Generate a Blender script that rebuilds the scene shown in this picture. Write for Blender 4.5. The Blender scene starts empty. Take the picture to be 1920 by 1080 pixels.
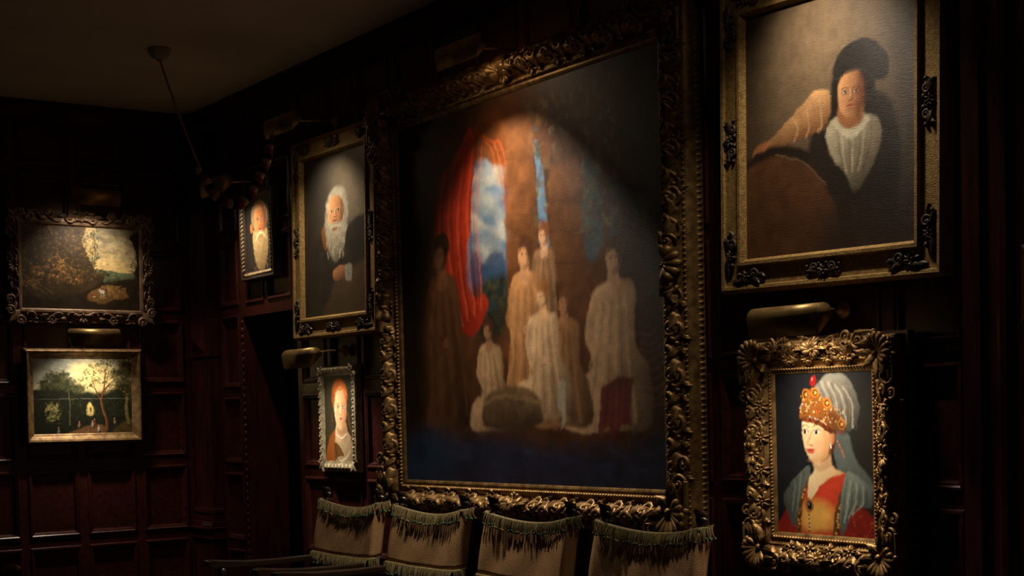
import bpy, math, random
import numpy as np
from mathutils import Vector, Matrix
random.seed(7)
rng = np.random.default_rng(7)
SC = bpy.context.scene
COL = SC.collection
PI = math.pi

# ------------------------------------------------------------------ camera, world, exposure
# world: right wall is the plane x = 0 (room at x < 0), end wall is y = YE, floor z = 0
F_PX, CY_PX = 2750.0, 894.5
YAW, PIT, ROL = [math.radians(a) for a in (34.8, -2.63, 1.39)]
fw = Vector((math.sin(YAW) * math.cos(PIT), math.cos(YAW) * math.cos(PIT), math.sin(PIT)))
r0 = Vector((math.cos(YAW), -math.sin(YAW), 0))
u0 = r0.cross(fw)
rr = r0 * math.cos(ROL) - u0 * math.sin(ROL)
uu = u0 * math.cos(ROL) + r0 * math.sin(ROL)
cam = bpy.data.cameras.new('camera')
cam.sensor_width = 36
cam.lens = F_PX / 1920 * 36
cam.shift_y = (CY_PX - 540) / 1920
cam.clip_start = 0.05
camo = bpy.data.objects.new('camera', cam)
COL.objects.link(camo)
M = Matrix((rr, uu, -fw)).transposed().to_4x4()
M.translation = Vector((-4.0, 0, 1.6))
camo.matrix_world = M
SC.camera = camo

W = bpy.data.worlds.new('dim_room')
SC.world = W
W.use_nodes = True
W.node_tree.nodes['Background'].inputs[0].default_value = (1.0, 0.93, 0.86, 1)
W.node_tree.nodes['Background'].inputs[1].default_value = 0.0052
SC.view_settings.view_transform = 'Standard'
SC.view_settings.look = 'None'
SC.view_settings.gamma = 1
SC.view_settings.use_curve_mapping = False
SC.view_settings.exposure = 0.0
LAMP_COLOR = (1.0, 0.85, 0.66)
POWER = 1.0

YE = 9.42      # end wall
ZC = 3.62      # ceiling

# ------------------------------------------------------------------ materials
def srgb(c):
    return tuple(((x / 255) / 12.92 if x / 255 <= 0.04045 else (((x / 255) + 0.055) / 1.055) ** 2.4) for x in c)

def mat(name, base, rough=0.5, metal=0.0, var=None, scale=8.0, stretch=(1, 1, 1), bump=0.0, bscale=40.0,
        bstretch=(1, 1, 1), spec=0.5, coat=0.0, detail=5.0, lo=0.35, hi=0.65, rvar=0.0, sheen=0.0):
    m = bpy.data.materials.new(name)
    m.use_nodes = True
    nt = m.node_tree
    b = nt.nodes['Principled BSDF']
    b.inputs['Base Color'].default_value = (*base, 1)
    b.inputs['Roughness'].default_value = rough
    b.inputs['Metallic'].default_value = metal
    b.inputs['Specular IOR Level'].default_value = spec
    b.inputs['Coat Weight'].default_value = coat
    b.inputs['Coat Roughness'].default_value = 0.25
    b.inputs['Sheen Weight'].default_value = sheen
    tc = nt.nodes.new('ShaderNodeTexCoord')
    if var is not None:
        mp = nt.nodes.new('ShaderNodeMapping'); mp.inputs['Scale'].default_value = stretch
        nz = nt.nodes.new('ShaderNodeTexNoise'); nz.inputs['Scale'].default_value = scale; nz.inputs['Detail'].default_value = detail
        rp = nt.nodes.new('ShaderNodeValToRGB')
        rp.color_ramp.elements[0].position = lo; rp.color_ramp.elements[0].color = (*var, 1)
        rp.color_ramp.elements[1].position = hi; rp.color_ramp.elements[1].color = (*base, 1)
        nt.links.new(tc.outputs['Object'], mp.inputs[0]); nt.links.new(mp.outputs[0], nz.inputs[0])
        nt.links.new(nz.outputs[0], rp.inputs[0]); nt.links.new(rp.outputs[0], b.inputs['Base Color'])
        if rvar:
            mr = nt.nodes.new('ShaderNodeMapRange')
            mr.inputs[3].default_value = rough - rvar; mr.inputs[4].default_value = rough + rvar
            nt.links.new(nz.outputs[0], mr.inputs[0]); nt.links.new(mr.outputs[0], b.inputs['Roughness'])
    if bump:
        mp2 = nt.nodes.new('ShaderNodeMapping'); mp2.inputs['Scale'].default_value = bstretch
        nb = nt.nodes.new('ShaderNodeTexNoise'); nb.inputs['Scale'].default_value = bscale; nb.inputs['Detail'].default_value = 4
        bp = nt.nodes.new('ShaderNodeBump'); bp.inputs['Strength'].default_value = bump; bp.inputs['Distance'].default_value = 0.004
        nt.links.new(tc.outputs['Object'], mp2.inputs[0]); nt.links.new(mp2.outputs[0], nb.inputs[0])
        nt.links.new(nb.outputs[0], bp.inputs['Height']); nt.links.new(bp.outputs[0], b.inputs['Normal'])
    return m

MT = {}
MT['wood'] = mat('dark_mahogany', (0.060, 0.0110, 0.0075), 0.34, var=(0.030, 0.0062, 0.0048), scale=5, stretch=(6, 6, 0.7), bump=0.10,
                 bscale=30, bstretch=(5, 5, 0.5), spec=0.5, rvar=0.08)
MT['wood_rail'] = mat('dark_mahogany_rail', (0.060, 0.0125, 0.0080), 0.27, var=(0.034, 0.0078, 0.0056), scale=5, stretch=(0.8, 0.8, 6), bump=0.08,
                      bscale=30, bstretch=(0.6, 0.6, 5), spec=0.5, rvar=0.08)
MT['cornice'] = mat('cornice_wood', (0.070, 0.024, 0.014), 0.6, var=(0.04, 0.013, 0.008), scale=5, spec=0.15)
MT['plaster'] = mat('ceiling_plaster', (0.66, 0.60, 0.52), 0.9, var=(0.55, 0.49, 0.42), scale=1.2, spec=0.2, bump=0.1, bscale=6)
MT['floor'] = mat('floor_boards_oak', (0.07, 0.04, 0.025), 0.4, var=(0.04, 0.022, 0.014), scale=4, stretch=(6, 0.6, 1))
MT['gilt'] = mat('old_gilding', (0.36, 0.215, 0.075), 0.47, 0.62, var=(0.17, 0.092, 0.034), scale=28, bump=0.25, bscale=120, rvar=0.12)
MT['gilt_flat'] = mat('sanded_gilding', (0.42, 0.27, 0.085), 0.6, 0.45, var=(0.26, 0.15, 0.045), scale=60, bump=0.9, bscale=230, detail=8)
MT['gilt_dull'] = mat('dull_brown_gilding', (0.30, 0.185, 0.075), 0.5, 0.55, var=(0.14, 0.08, 0.035), scale=30, bump=0.3, bscale=120)
MT['gilt_pale'] = mat('worn_pale_gilding', (0.42, 0.30, 0.16), 0.5, 0.45, var=(0.22, 0.135, 0.06), scale=34, bump=0.3, bscale=120)
MT['bronze_orn'] = mat('darkened_ornament', (0.115, 0.075, 0.042), 0.5, 0.35, var=(0.05, 0.033, 0.02), scale=50, bump=0.3, bscale=150)
MT['carved_wood'] = mat('carved_brown_wood', (0.22, 0.135, 0.075), 0.45, 0.25, var=(0.10, 0.055, 0.03), scale=26, bump=0.3, bscale=110)
MT['silver_wood'] = mat('silvered_grey_wood', (0.44, 0.37, 0.235), 0.5, 0.3, var=(0.24, 0.195, 0.12), scale=30, bump=0.4, bscale=120)
MT['frame_dark'] = mat('dark_frame_wood', (0.045, 0.026, 0.016), 0.45, var=(0.025, 0.014, 0.009), scale=20)
MT['brass'] = mat('aged_brass', (0.46, 0.30, 0.11), 0.42, 0.65, var=(0.30, 0.19, 0.07), scale=14, rvar=0.08)
MT['linen'] = mat('brown_linen', (0.41, 0.235, 0.108), 0.9, var=(0.30, 0.165, 0.076), scale=9, bump=0.6, bscale=260, spec=0.15)
MT['fringe'] = mat('olive_fringe', (0.235, 0.185, 0.085), 0.85, var=(0.14, 0.11, 0.05), scale=60, spec=0.15)
MT['tassel'] = mat('green_tassel', (0.055, 0.100, 0.058), 0.85, var=(0.26, 0.17, 0.07), scale=45, spec=0.15, lo=0.38, hi=0.46)
MT['chair_wood'] = mat('dark_chair_oak', (0.030, 0.016, 0.010), 0.28, var=(0.018, 0.010, 0.007), scale=14, stretch=(1, 1, 3), coat=0.3)
MT['leather'] = mat('dark_leather', (0.035, 0.028, 0.022), 0.42, var=(0.022, 0.017, 0.013), scale=14, bump=0.2, bscale=140)
MT['cord'] = mat('hemp_cord', (0.46, 0.26, 0.13), 0.85, var=(0.32, 0.17, 0.08), scale=60, bump=0.5, bscale=200)
MT['wool_red'] = mat('red_wool', (0.26, 0.030, 0.022), 0.95, var=(0.17, 0.02, 0.015), scale=60, bump=1.0, bscale=220, spec=0.1)
MT['wool_cream'] = mat('cream_wool', (0.50, 0.36, 0.20), 0.95, var=(0.36, 0.25, 0.14), scale=60, bump=1.0, bscale=220, spec=0.1)
MT['wool_navy'] = mat('navy_wool', (0.018, 0.022, 0.035), 0.95, var=(0.012, 0.014, 0.02), scale=60, bump=1.0, bscale=220, spec=0.1)
MT['white_rose'] = mat('painted_wood_white', (0.42, 0.37, 0.31), 0.6, var=(0.34, 0.29, 0.24), scale=20)
MT['stretcher'] = mat('raw_stretcher', (0.05, 0.035, 0.022), 0.8)
MT['black'] = mat('matt_black', (0.012, 0.010, 0.009), 0.7)

def emit_mat(st):
    m = bpy.data.materials.new('lit_tube'); m.use_nodes = True
    b = m.node_tree.nodes['Principled BSDF']
    b.inputs['Emission Color'].default_value = (*LAMP_COLOR, 1); b.inputs['Emission Strength'].default_value = st
    return m

def paint_mat(name, rough, bstretch, bscale, bump):
    m = bpy.data.materials.new(name); m.use_nodes = True
    nt = m.node_tree; b = nt.nodes['Principled BSDF']
    at = nt.nodes.new('ShaderNodeVertexColor'); at.layer_name = 'paint'
    nt.links.new(at.outputs[0], b.inputs['Base Color'])
    b.inputs['Roughness'].default_value = rough
    b.inputs['Specular IOR Level'].default_value = 0.45
    tc = nt.nodes.new('ShaderNodeTexCoord')
    mp = nt.nodes.new('ShaderNodeMapping'); mp.inputs['Scale'].default_value = bstretch
    nz = nt.nodes.new('ShaderNodeTexNoise'); nz.inputs['Scale'].default_value = bscale; nz.inputs['Detail'].default_value = 6
    nz.inputs['Roughness'].default_value = 0.7
    bp = nt.nodes.new('ShaderNodeBump'); bp.inputs['Strength'].default_value = bump; bp.inputs['Distance'].default_value = 0.002
    nt.links.new(tc.outputs['Object'], mp.inputs[0]); nt.links.new(mp.outputs[0], nz.inputs[0])
    nt.links.new(nz.outputs[0], bp.inputs['Height']); nt.links.new(bp.outputs[0], b.inputs['Normal'])
    return m
MT['oil'] = paint_mat('varnished_oil_paint', 0.34, (1, 2.0, 1), 150, 1.0)
MT['oil_smooth'] = paint_mat('smooth_oil_paint', 0.38, (1, 1, 1), 160, 0.15)
MT['oil_weave'] = paint_mat('coarse_weave_oil_paint', 0.40, (0.35, 3.0, 1), 95, 1.0)

# ------------------------------------------------------------------ mesh helpers
class MB:
    """collects vertices and faces; build() links them as one mesh object"""
    def __init__(s):
        s.v = []; s.f = []; s.n = 0
    def add(s, v, f):
        v = np.asarray(v, float).reshape(-1, 3)
        n = s.n
        s.v.append(v); s.f.extend([tuple(i + n for i in q) for q in f]); s.n += len(v)
    def box(s, lo, hi):
        x0, y0, z0 = lo; x1, y1, z1 = hi
        s.add([(x0,y0,z0),(x1,y0,z0),(x1,y1,z0),(x0,y1,z0),(x0,y0,z1),(x1,y0,z1),(x1,y1,z1),(x0,y1,z1)],
              [(3,2,1,0),(4,5,6,7),(0,1,5,4),(1,2,6,5),(2,3,7,6),(3,0,4,7)])
    def grid(s, P, flip=False, wrap=False):
        a, b = P.shape[:2]
        f = []
        for i in range(a - 1):
            for j in range(b if wrap else b - 1):
                k = (j + 1) % b
                q = (i*b+j, (i+1)*b+j, (i+1)*b+k, i*b+k)
                f.append(q[::-1] if flip else q)
        s.add(P.reshape(-1, 3), f)
    def tube(s, path, rad, seg=6, cap=True, flat=1.0, axis=None):
        path = np.asarray(path, float); n = len(path)
        rad = np.broadcast_to(np.asarray(rad, float), (n,))
        tan = np.gradient(path, axis=0); tan /= np.linalg.norm(tan, axis=1)[:, None] + 1e-12
        ref = np.array(axis if axis is not None else (0, 0, 1.0))
        if axis is None and abs(tan[:, 2]).mean() > 0.9: ref = np.array((1.0, 0, 0))
        P = np.zeros((n, seg, 3))
        for i in range(n):
            b = np.cross(tan[i], ref); b /= np.linalg.norm(b) + 1e-12
            c = np.cross(b, tan[i])
            for j in range(seg):
                a = 2 * PI * j / seg
                P[i, j] = path[i] + rad[i] * (math.cos(a) * b + flat * math.sin(a) * c)
        base = s.n
        s.grid(P, wrap=True)
        if cap:
            s.f.append(tuple(base + j for j in range(seg)))
            s.f.append(tuple(base + (n - 1) * seg + j for j in reversed(range(seg))))
    def lathe(s, prof, seg=20, M=None):
        # prof: (r, z) list, around local z
        P = np.array([[(r * math.cos(2*PI*j/seg), r * math.sin(2*PI*j/seg), z) for j in range(seg)] for r, z in prof])
        if M is not None:
            P = (P.reshape(-1, 3) @ np.array(M.to_3x3()).T + np.array(M.translation)).reshape(P.shape)
        base = s.n
        s.grid(P, wrap=True)
        s.f.append(tuple(base + j for j in range(seg)))
        s.f.append(tuple(base + (len(prof)-1) * seg + j for j in reversed(range(seg))))
    def ell(s, c, r, seg=8, rings=4, rot=0.0, half=False):
        P = []
        for i in range(rings + 1):
            t = (PI / 2 if half else PI) * i / rings
            row = []
            for j in range(seg):
                a = 2 * PI * j / seg
                x, y, z = r[0]*math.sin(t)*math.cos(a), r[1]*math.sin(t)*math.sin(a), r[2]*math.cos(t)
                row.append((c[0]+x*math.cos(rot)-y*math.sin(rot), c[1]+x*math.sin(rot)+y*math.cos(rot), c[2]+z))
            P.append(row)
        s.grid(np.array(P), wrap=True)
    def extrude(s, poly, M, length):
        # poly: list of (a, b) closed; extruded along local z by length
        n = len(poly)
        v = [(a, b, 0) for a, b in poly] + [(a, b, length) for a, b in poly]
        v = np.array(v) @ np.array(M.to_3x3()).T + np.array(M.translation)
        f = [tuple(range(n))[::-1], tuple(range(n, 2*n))] + [(i, (i+1) % n, n+(i+1) % n, n+i) for i in range(n)]
        s.add(v, f)
    def build(s, name, m, parent=None, smooth=True, bevel=0.0, loc=None):
        me = bpy.data.meshes.new(name)
        v = np.concatenate(s.v) if s.v else np.zeros((0, 3))
        me.from_pydata(v.tolist(), [], s.f)
        me.materials.append(MT[m] if isinstance(m, str) else m)
        me.validate()
        if smooth: me.polygons.foreach_set('use_smooth', [True] * len(me.polygons))
        o = bpy.data.objects.new(name, me); COL.objects.link(o)
        if parent is not None: o.parent = parent
        if loc is not None: o.location = loc
        if bevel:
            b = o.modifiers.new('edge', 'BEVEL'); b.width = bevel; b.segments = 2; b.limit_method = 'ANGLE'
        return o

def fix_normals(o):
    import bmesh
    bm = bmesh.new(); bm.from_mesh(o.data); bmesh.ops.recalc_face_normals(bm, faces=bm.faces); bm.to_mesh(o.data); bm.free()
    return o

def smooth_angle(o, deg=40):
    me = o.data
    import bmesh
    bm = bmesh.new(); bm.from_mesh(me)
    lim = math.radians(deg)
    for e in bm.edges:
        if len(e.link_faces) == 2: e.smooth = e.calc_face_angle(0) < lim
    bm.to_mesh(me); bm.free()
    return o

def tag(o, label, cat, group=None, kind=None):
    if label: o['label'] = label
    if cat: o['category'] = cat
    if group: o['group'] = group
    if kind: o['kind'] = kind
    return o

def empty(name, mw):
    o = bpy.data.objects.new(name, None); COL.objects.link(o)
    o.empty_display_size = 0.05
    o.matrix_world = mw
    return o

def share(src, parent, loc=None, name=None):
    o = src.copy(); COL.objects.link(o); o.parent = parent
    if loc is not None: o.location = loc
    return o

# wall-local frames: a = along (image right), b = up, w = out of the wall
def wallM(wall, a=0.0, z=0.0, w=0.0):
    if wall == 'R':   # a measured as world y
        m = Matrix(((0, 0, -1), (-1, 0, 0), (0, 1, 0))).to_4x4(); m.translation = Vector((-w, a, z))
    else:             # a measured as world x
        m = Matrix(((1, 0, 0), (0, 0, -1), (0, 1, 0))).to_4x4(); m.translation = Vector((a, YE - w, z))
    return m

# ------------------------------------------------------------------ structure
def struct(name, mb, m, smooth=False, bevel=0.0):
    o = mb.build(name, m, None, smooth, bevel); o['kind'] = 'structure'; return o

m = MB(); m.box((-6.2, -1.2, -0.1), (1.6, YE + 0.3, 0)); struct('floor', m, 'floor')
m = MB(); m.box((-6.2, -1.2, ZC), (1.6, YE + 0.3, ZC + 0.1)); struct('ceiling', m, 'plaster')

# right wall with the passage opening between y = 7.97 and 8.74 (header at z = 2.27)
OP0, OP1, OPZ = 7.97, 8.74, 2.255
m = MB()
m.box((0.025, -1.2, 0), (0.28, OP0, ZC)); m.box((0.025, OP0, OPZ), (0.28, OP1, ZC)); m.box((0.025, OP1, 0), (0.28, YE + 0.3, ZC))
wall_r = struct('wall_right', m, 'wood')
m = MB(); m.box((-6.2, YE + 0.025, 0), (0.025, YE + 0.3, ZC)); wall_e = struct('wall_end', m, 'wood')

def panel_mesh(w, h):
    rings = [(0.0, 0.0), (0.005, 0.009), (0.013, 0.010), (0.020, 0.004), (0.026, 0.004), (0.034, -0.014), (0.040, -0.016)]
    mb = MB()
    P = []
    for d, z in rings:
        P.append([(-w/2 + d, -h/2 + d, z), (w/2 - d, -h/2 + d, z), (w/2 - d, h/2 - d, z), (-w/2 + d, h/2 - d, z)])
    P.insert(0, [(-w/2, -h/2, -0.024), (w/2, -h/2, -0.024), (w/2, h/2, -0.024), (-w/2, h/2, -0.024)])
    mb.grid(np.array(P), wrap=True, flip=True)
    n = (len(P) - 1) * 4
    mb.f.append((n, n+1, n+2, n+3))
    return mb
PANELS = {}
def panel(wall_obj, wall, a0, a1, z0, z1):
    w, h = abs(a1 - a0), z1 - z0
    key = (round(w, 3), round(h, 3))
    if key not in PANELS:
        o = panel_mesh(w, h).build('panel', 'wood', wall_obj, smooth=False)
        PANELS[key] = o
    else:
        o = PANELS[key].copy(); COL.objects.link(o); o.parent = wall_obj
    o.matrix_world = wallM(wall, (a0 + a1) / 2, (z0 + z1) / 2, 0)
    return o
def member(wall_obj, wall, name, a0, a1, z0, z1, w0=-0.024, w1=0.0, mt='wood'):
    w, h = abs(a1 - a0), z1 - z0
    mb = MB(); mb.box((-w/2, -h/2, w0), (w/2, h/2, w1))
    o = mb.build(name, mt, wall_obj, smooth=False)
    o.matrix_world = wallM(wall, (a0 + a1) / 2, (z0 + z1) / 2, 0)
    return o

SW, RW = 0.052, 0.060
def panelling(wall_obj, wall, stiles, rails, z0, z1, edge=True):
    """stiles: centre positions; panels between; rails: centre heights"""
    st = sorted(stiles)
    for a in st: member(wall_obj, wall, 'stile', a - SW/2, a + SW/2, z0, z1)
    zz = sorted(rails)
    for a, b in zip(st[:-1], st[1:]):
        for z in zz: member(wall_obj, wall, 'rail', a + SW/2, b - SW/2, z - RW/2, z + RW/2, mt='wood_rail')
        for za, zb in zip(zz[:-1], zz[1:]):
            panel(wall_obj, wall, a + SW/2, b - SW/2, za + RW/2, zb - RW/2)

RAILS_R = [0.24, 0.76, 1.262, 1.755, 2.285, 2.76, 3.20, 3.59]
RAILS_E = [0.32, 0.82, 1.315, 1.804, 2.28, 2.74, 3.20, 3.59]
panelling(wall_r, 'R', [3.10, 3.448, 3.89, 4.318, 4.76, 5.18, 5.60, 6.00, 6.40, 6.80, 7.19, 7.59, OP0 - SW/2], RAILS_R, 0.0, ZC)
panelling(wall_r, 'R', [0.9, 1.3, 1.75, 2.2], RAILS_R, 0.0, ZC)
panelling(wall_r, 'R', [OP0 + SW/2, 8.39, OP1 - SW/2], [2.285, 2.76, 3.20, 3.59], OPZ, ZC)
panelling(wall_r, 'R', [OP1 + SW/2, 9.10], RAILS_R, 0.0, ZC)
panelling(wall_e, 'E', [-4.27, -3.89, -3.51, -3.13, -2.75, -2.37, -1.99, -1.61, -1.232, -0.849, -0.472, -0.105], RAILS_E, 0.0, ZC)
m = MB(); m.box((-0.075, YE - 0.004, 0), (0.02, YE + 0.024, ZC)); o = m.build('corner_stile', 'wood', wall_e, smooth=False)

# passage behind the opening: reveals, soffit and a dark lobby
m = MB(); m.box((0.0, OP1 - 0.012, 0), (0.28, OP1 - 0.0005, OPZ - 0.0005)); o = m.build('jamb', 'wood', wall_r, smooth=False)
m = MB(); m.box((0.0, OP0 + 0.0005, 0), (0.28, OP0 + 0.012, OPZ - 0.0005)); o = m.build('jamb', 'wood', wall_r, smooth=False)
m = MB(); m.box((-0.006, OP0 + 0.013, OPZ - 0.02), (0.28, OP1 - 0.013, OPZ - 0.0005)); o = m.build('soffit', 'wood', wall_r, smooth=False)
m = MB()
for k in range(46):   # carved bead down the far door edge
    m.ell((-0.004, OP1 + 0.006, 0.06 + k * 0.0475), (0.009, 0.011, 0.021), 6, 4)
o = m.build('carved_bead', 'wood_rail', wall_r); o['kind'] = 'stuff'
m = MB(); m.box((1.45, OP0 - 0.9, 0), (1.5, YE + 0.28, ZC)); struct('wall_passage', m, 'wood')
m = MB(); m.box((0.28, 9.5, 0), (1.5, 9.55, ZC)); struct('wall_passage_end', m, 'wood')
m = MB(); m.box((1.42, OP0 - 0.6, 1.68), (1.45, 9.5, 1.76)); o = m.build('trim_3', 'wood_rail', None, False); o['kind'] = 'structure'

# cornices
CORN = [(0, 3.50), (0.012, 3.50), (0.016, 3.515), (0.030, 3.522), (0.036, 3.545), (0.060, 3.575), (0.066, 3.60), (0.078, 3.605), (0.080, ZC), (0, ZC)]
def cornice(name, wall, a0, a1, zoff=0):
    mb = MB(); n = len(CORN)
    if wall == 'R':
        v = [(-p, a0, z) for p, z in CORN] + [(-p, a1, z) for p, z in CORN]
    else:
        v = [(a0, YE - p, z) for p, z in CORN] + [(a1, YE - p, z) for p, z in CORN]
    mb.add(v, [tuple(range(n)), tuple(range(n, 2*n))[::-1]] + [(i, n+i, n+(i+1) % n, (i+1) % n) for i in range(n)])
    o = fix_normals(mb.build(name, 'cornice', None, False)); o['kind'] = 'structure'; return o
cornice('trim_1', 'R', -1.2, YE)
cornice('trim_2', 'E', -6.2, 0)

# fluted pilasters
def pilaster(name, y0, y1, label, proj=0.07, base=0.99, bz=2.125, bs=None):
    root = empty(name, Matrix.Translation((0, (y0 + y1) / 2, 0))); root['kind'] = 'structure'; root['label'] = label
    w = y1 - y0
    n = 6
    pts = [(-w/2, 0)]
    seg = w * 0.84 / n
    pts.append((-w/2, proj)); x = -w * 0.42
    for k in range(n):
        for t in range(7):
            a = PI * t / 6
            pts.append((x + seg * 0.5 - seg * 0.38 * math.cos(a), proj - 0.012 * math.sin(a)))
        x += seg
    pts += [(w/2, proj), (w/2, 0)]
    mb = MB(); P = []
    for z in (base, 3.34):
        P.append([(-p, yy, z) for yy, p in pts])
    mb.grid(np.array(P)); smooth_angle(mb.build('shaft', 'wood', root), 50)
    # stepped attic base, ledge and pedestal
    mb = MB()
    for za, zb, pr in ((0.955, 0.99, 0.020), (0.905, 0.955, 0.012), (0.868, 0.905, 0.026)):
        mb.box((-proj - pr, -w/2 - pr*0.6, za), (0, w/2 + pr*0.6, zb))
    mb.build('base_block', 'wood_rail', root, False, 0.006)
    mb = MB()
    mb.box((-proj - 0.055, -w/2 - 0.03, 0.85), (0, w/2 + 0.03, 0.868)); mb.box((-proj - 0.03, -w/2 - 0.02, 0.80), (0, w/2 + 0.02, 0.85)); mb.box((-proj - 0.04, -w/2 - 0.024, 0.785), (0, w/2 + 0.024, 0.80))
    mb.build('ledge', 'wood_rail', root, False, 0.006)
    mb = MB(); mb.box((-proj - 0.02, -w/2, 0), (0, w/2, 0.785)); mb.build('pedestal', 'wood', root, False, 0.004)
    # pyramid boss block
    mb = MB(); mb.box((-proj - 0.012, -w/2 - 0.012, bz - .125), (0, w/2 + 0.012, bz + .125))
    if bs is None: mb.build('boss_block', 'wood', root, False, 0.004)
    mb = MB(); s = bs or w * 0.36
    mb.add([(-proj - 0.012, -s, bz - s), (-proj - 0.012, s, bz - s), (-proj - 0.012, s, bz + s), (-proj - 0.012, -s, bz + s), (-proj - 0.065, 0, bz)],
           [(0, 4, 1), (1, 4, 2), (2, 4, 3), (3, 4, 0)])
    fix_normals(mb.build('pyramid_boss', 'wood', root, False))
    mb = MB()
    for za, zb, pr in ((3.34, 3.38, 0.02), (3.38, 3.44, 0.03), (3.44, 3.50, 0.05)):
        mb.box((-proj - pr, -w/2 - pr, za), (0, w/2 + pr, zb))
    mb.build('capital', 'wood_rail', root, False, 0.005)
    return root
pilaster('pilaster_corner', 9.13, 9.415, 'dark fluted wooden pilaster in the far corner beside the passage')
pilaster('pilaster_right', 2.36, 3.06, 'broad dark fluted pilaster at the right end of the panelling', proj=0.09, bz=1.95, bs=.12)

# ------------------------------------------------------------------ painter (colours laid on a fine canvas grid)
class Paint:
    def __init__(s, nx, ny, A, base):
        s.nx, s.ny, s.A = nx, ny, A
        s.X, s.Y = np.meshgrid(np.linspace(0, A, nx), np.linspace(0, 1, ny))
        s.C = np.zeros((ny, nx, 3)); s.C[:] = srgb(base)
        s.N = s.noise(7) ; s.N2 = s.noise(22); s.N3 = s.noise(60)
    def noise(s, k):
        out = np.zeros((s.ny, s.nx)); amp = 1; tot = 0
        for o in range(3):
            gy, gx = int(k * 2**o) + 2, int(k * s.A * 2**o) + 2
            g = rng.random((gy, gx))
            yy = np.linspace(0, gy - 1.001, s.ny); xx = np.linspace(0, gx - 1.001, s.nx)
            yi = yy.astype(int); xi = xx.astype(int); fy = (yy - yi)[:, None]; fx = (xx - xi)[None]
            fy = fy*fy*(3-2*fy); fx = fx*fx*(3-2*fx)
            out += amp * ((g[np.ix_(yi, xi)]*(1-fx) + g[np.ix_(yi, xi+1)]*fx)*(1-fy) + (g[np.ix_(yi+1, xi)]*(1-fx) + g[np.ix_(yi+1, xi+1)]*fx)*fy)
            tot += amp; amp *= 0.5
        return out / tot * 2 - 1
    def win(s, x0, x1, y0, y1):
        i0 = max(0, int((x0 / s.A) * (s.nx-1))); i1 = min(s.nx, int((x1 / s.A) * (s.nx-1)) + 2)
        j0 = max(0, int(y0 * (s.ny-1))); j1 = min(s.ny, int(y1 * (s.ny-1)) + 2)
        return slice(j0, max(j0, j1)), slice(i0, max(i0, i1))
    def mixin(s, w, mask, col, var=0.0, col2=None, g=None):
        c = np.array(srgb(col))[None, None]
        if col2 is not None:
            c = c + (np.array(srgb(col2))[None, None] - c) * g[..., None]
        if var: c = c * (1 + var * s.N2[w][..., None])
        s.C[w] = s.C[w] * (1 - mask[..., None]) + c * mask[..., None]
    def ell(s, u, v, ru, rv, col, b=0.02, rot=0.0, a=1.0, var=0.15, rough=0.0, col2=None, ang=None):
        x = u * s.A; R = max(ru * s.A, rv) * 1.5 + b * 2 + 0.01
        w = s.win(x - R, x + R, v - R, v + R)
        dx = s.X[w] - x; dy = s.Y[w] - v
        if dx.size == 0: return
        c, sn = math.cos(rot), math.sin(rot)
        p = (dx*c + dy*sn) / (ru * s.A); q = (-dx*sn + dy*c) / rv
        d = (np.sqrt(p*p + q*q) - 1) * min(ru * s.A, rv) + rough * s.N2[w]
        mk = np.clip(0.5 - d / (2*b), 0, 1); mk = mk*mk*(3-2*mk) * a
        g = None
        if col2 is not None:
            aa = ang or 0.0
            g = np.clip(0.5 + 0.5 * (p*math.cos(aa) + q*math.sin(aa)), 0, 1)
        s.mixin(w, mk, col, var, col2, g)
    def _curve(s, pts, closed, n=5):
        P = np.array(pts, float) * (s.A, 1)
        if closed: Q = np.vstack([P[-1:], P, P[:2]])
        else: Q = np.vstack([2*P[0]-P[1], P, 2*P[-1]-P[-2]])
        out = []
        for i in range(1, len(Q) - 2):
            for t in np.arange(n) / n:
                a, b_, c, d = Q[i-1], Q[i], Q[i+1], Q[i+2]
                out.append(0.5*((2*b_) + (-a+c)*t + (2*a-5*b_+4*c-d)*t*t + (-a+3*b_-3*c+d)*t**3))
        if not closed: out.append(Q[-2])
        return np.array(out)
    def poly(s, pts, col, b=0.012, a=1.0, var=0.15, sm=True, rough=0.0, col2=None, gdir=None):
        P = s._curve(pts, True) if sm else np.array(pts, float) * (s.A, 1)
        x0, y0 = P.min(0) - 2*b - 0.02; x1, y1 = P.max(0) + 2*b + 0.02
        w = s.win(x0, x1, y0, y1); X, Y = s.X[w], s.Y[w]
        if X.size == 0: return
        dist = np.full(X.shape, 9.0); ins = np.zeros(X.shape, bool)
        for (ax, ay), (bx, by) in zip(P, np.roll(P, -1, 0)):
            ex, ey = bx-ax, by-ay; L = ex*ex+ey*ey+1e-12
            t = np.clip(((X-ax)*ex + (Y-ay)*ey)/L, 0, 1)
            dist = np.minimum(dist, np.hypot(X-ax-t*ex, Y-ay-t*ey))
            cr = (ay > Y) != (by > Y)
            ins ^= cr & (X < ax + (Y-ay)*ex/(ey if abs(ey) > 1e-9 else 1e-9))
        d = np.where(ins, -dist, dist) + rough * s.N2[w]
        mk = np.clip(0.5 - d/(2*b), 0, 1); mk = mk*mk*(3-2*mk)*a
        g = None
        if col2 is not None:
            gx, gy = gdir; pr = X*gx + Y*gy
            lo, hi = (P @ np.array(gdir)).min(), (P @ np.array(gdir)).max()
            g = np.clip((pr-lo)/(hi-lo+1e-9), 0, 1)
        s.mixin(w, mk, col, var, col2, g)
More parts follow.
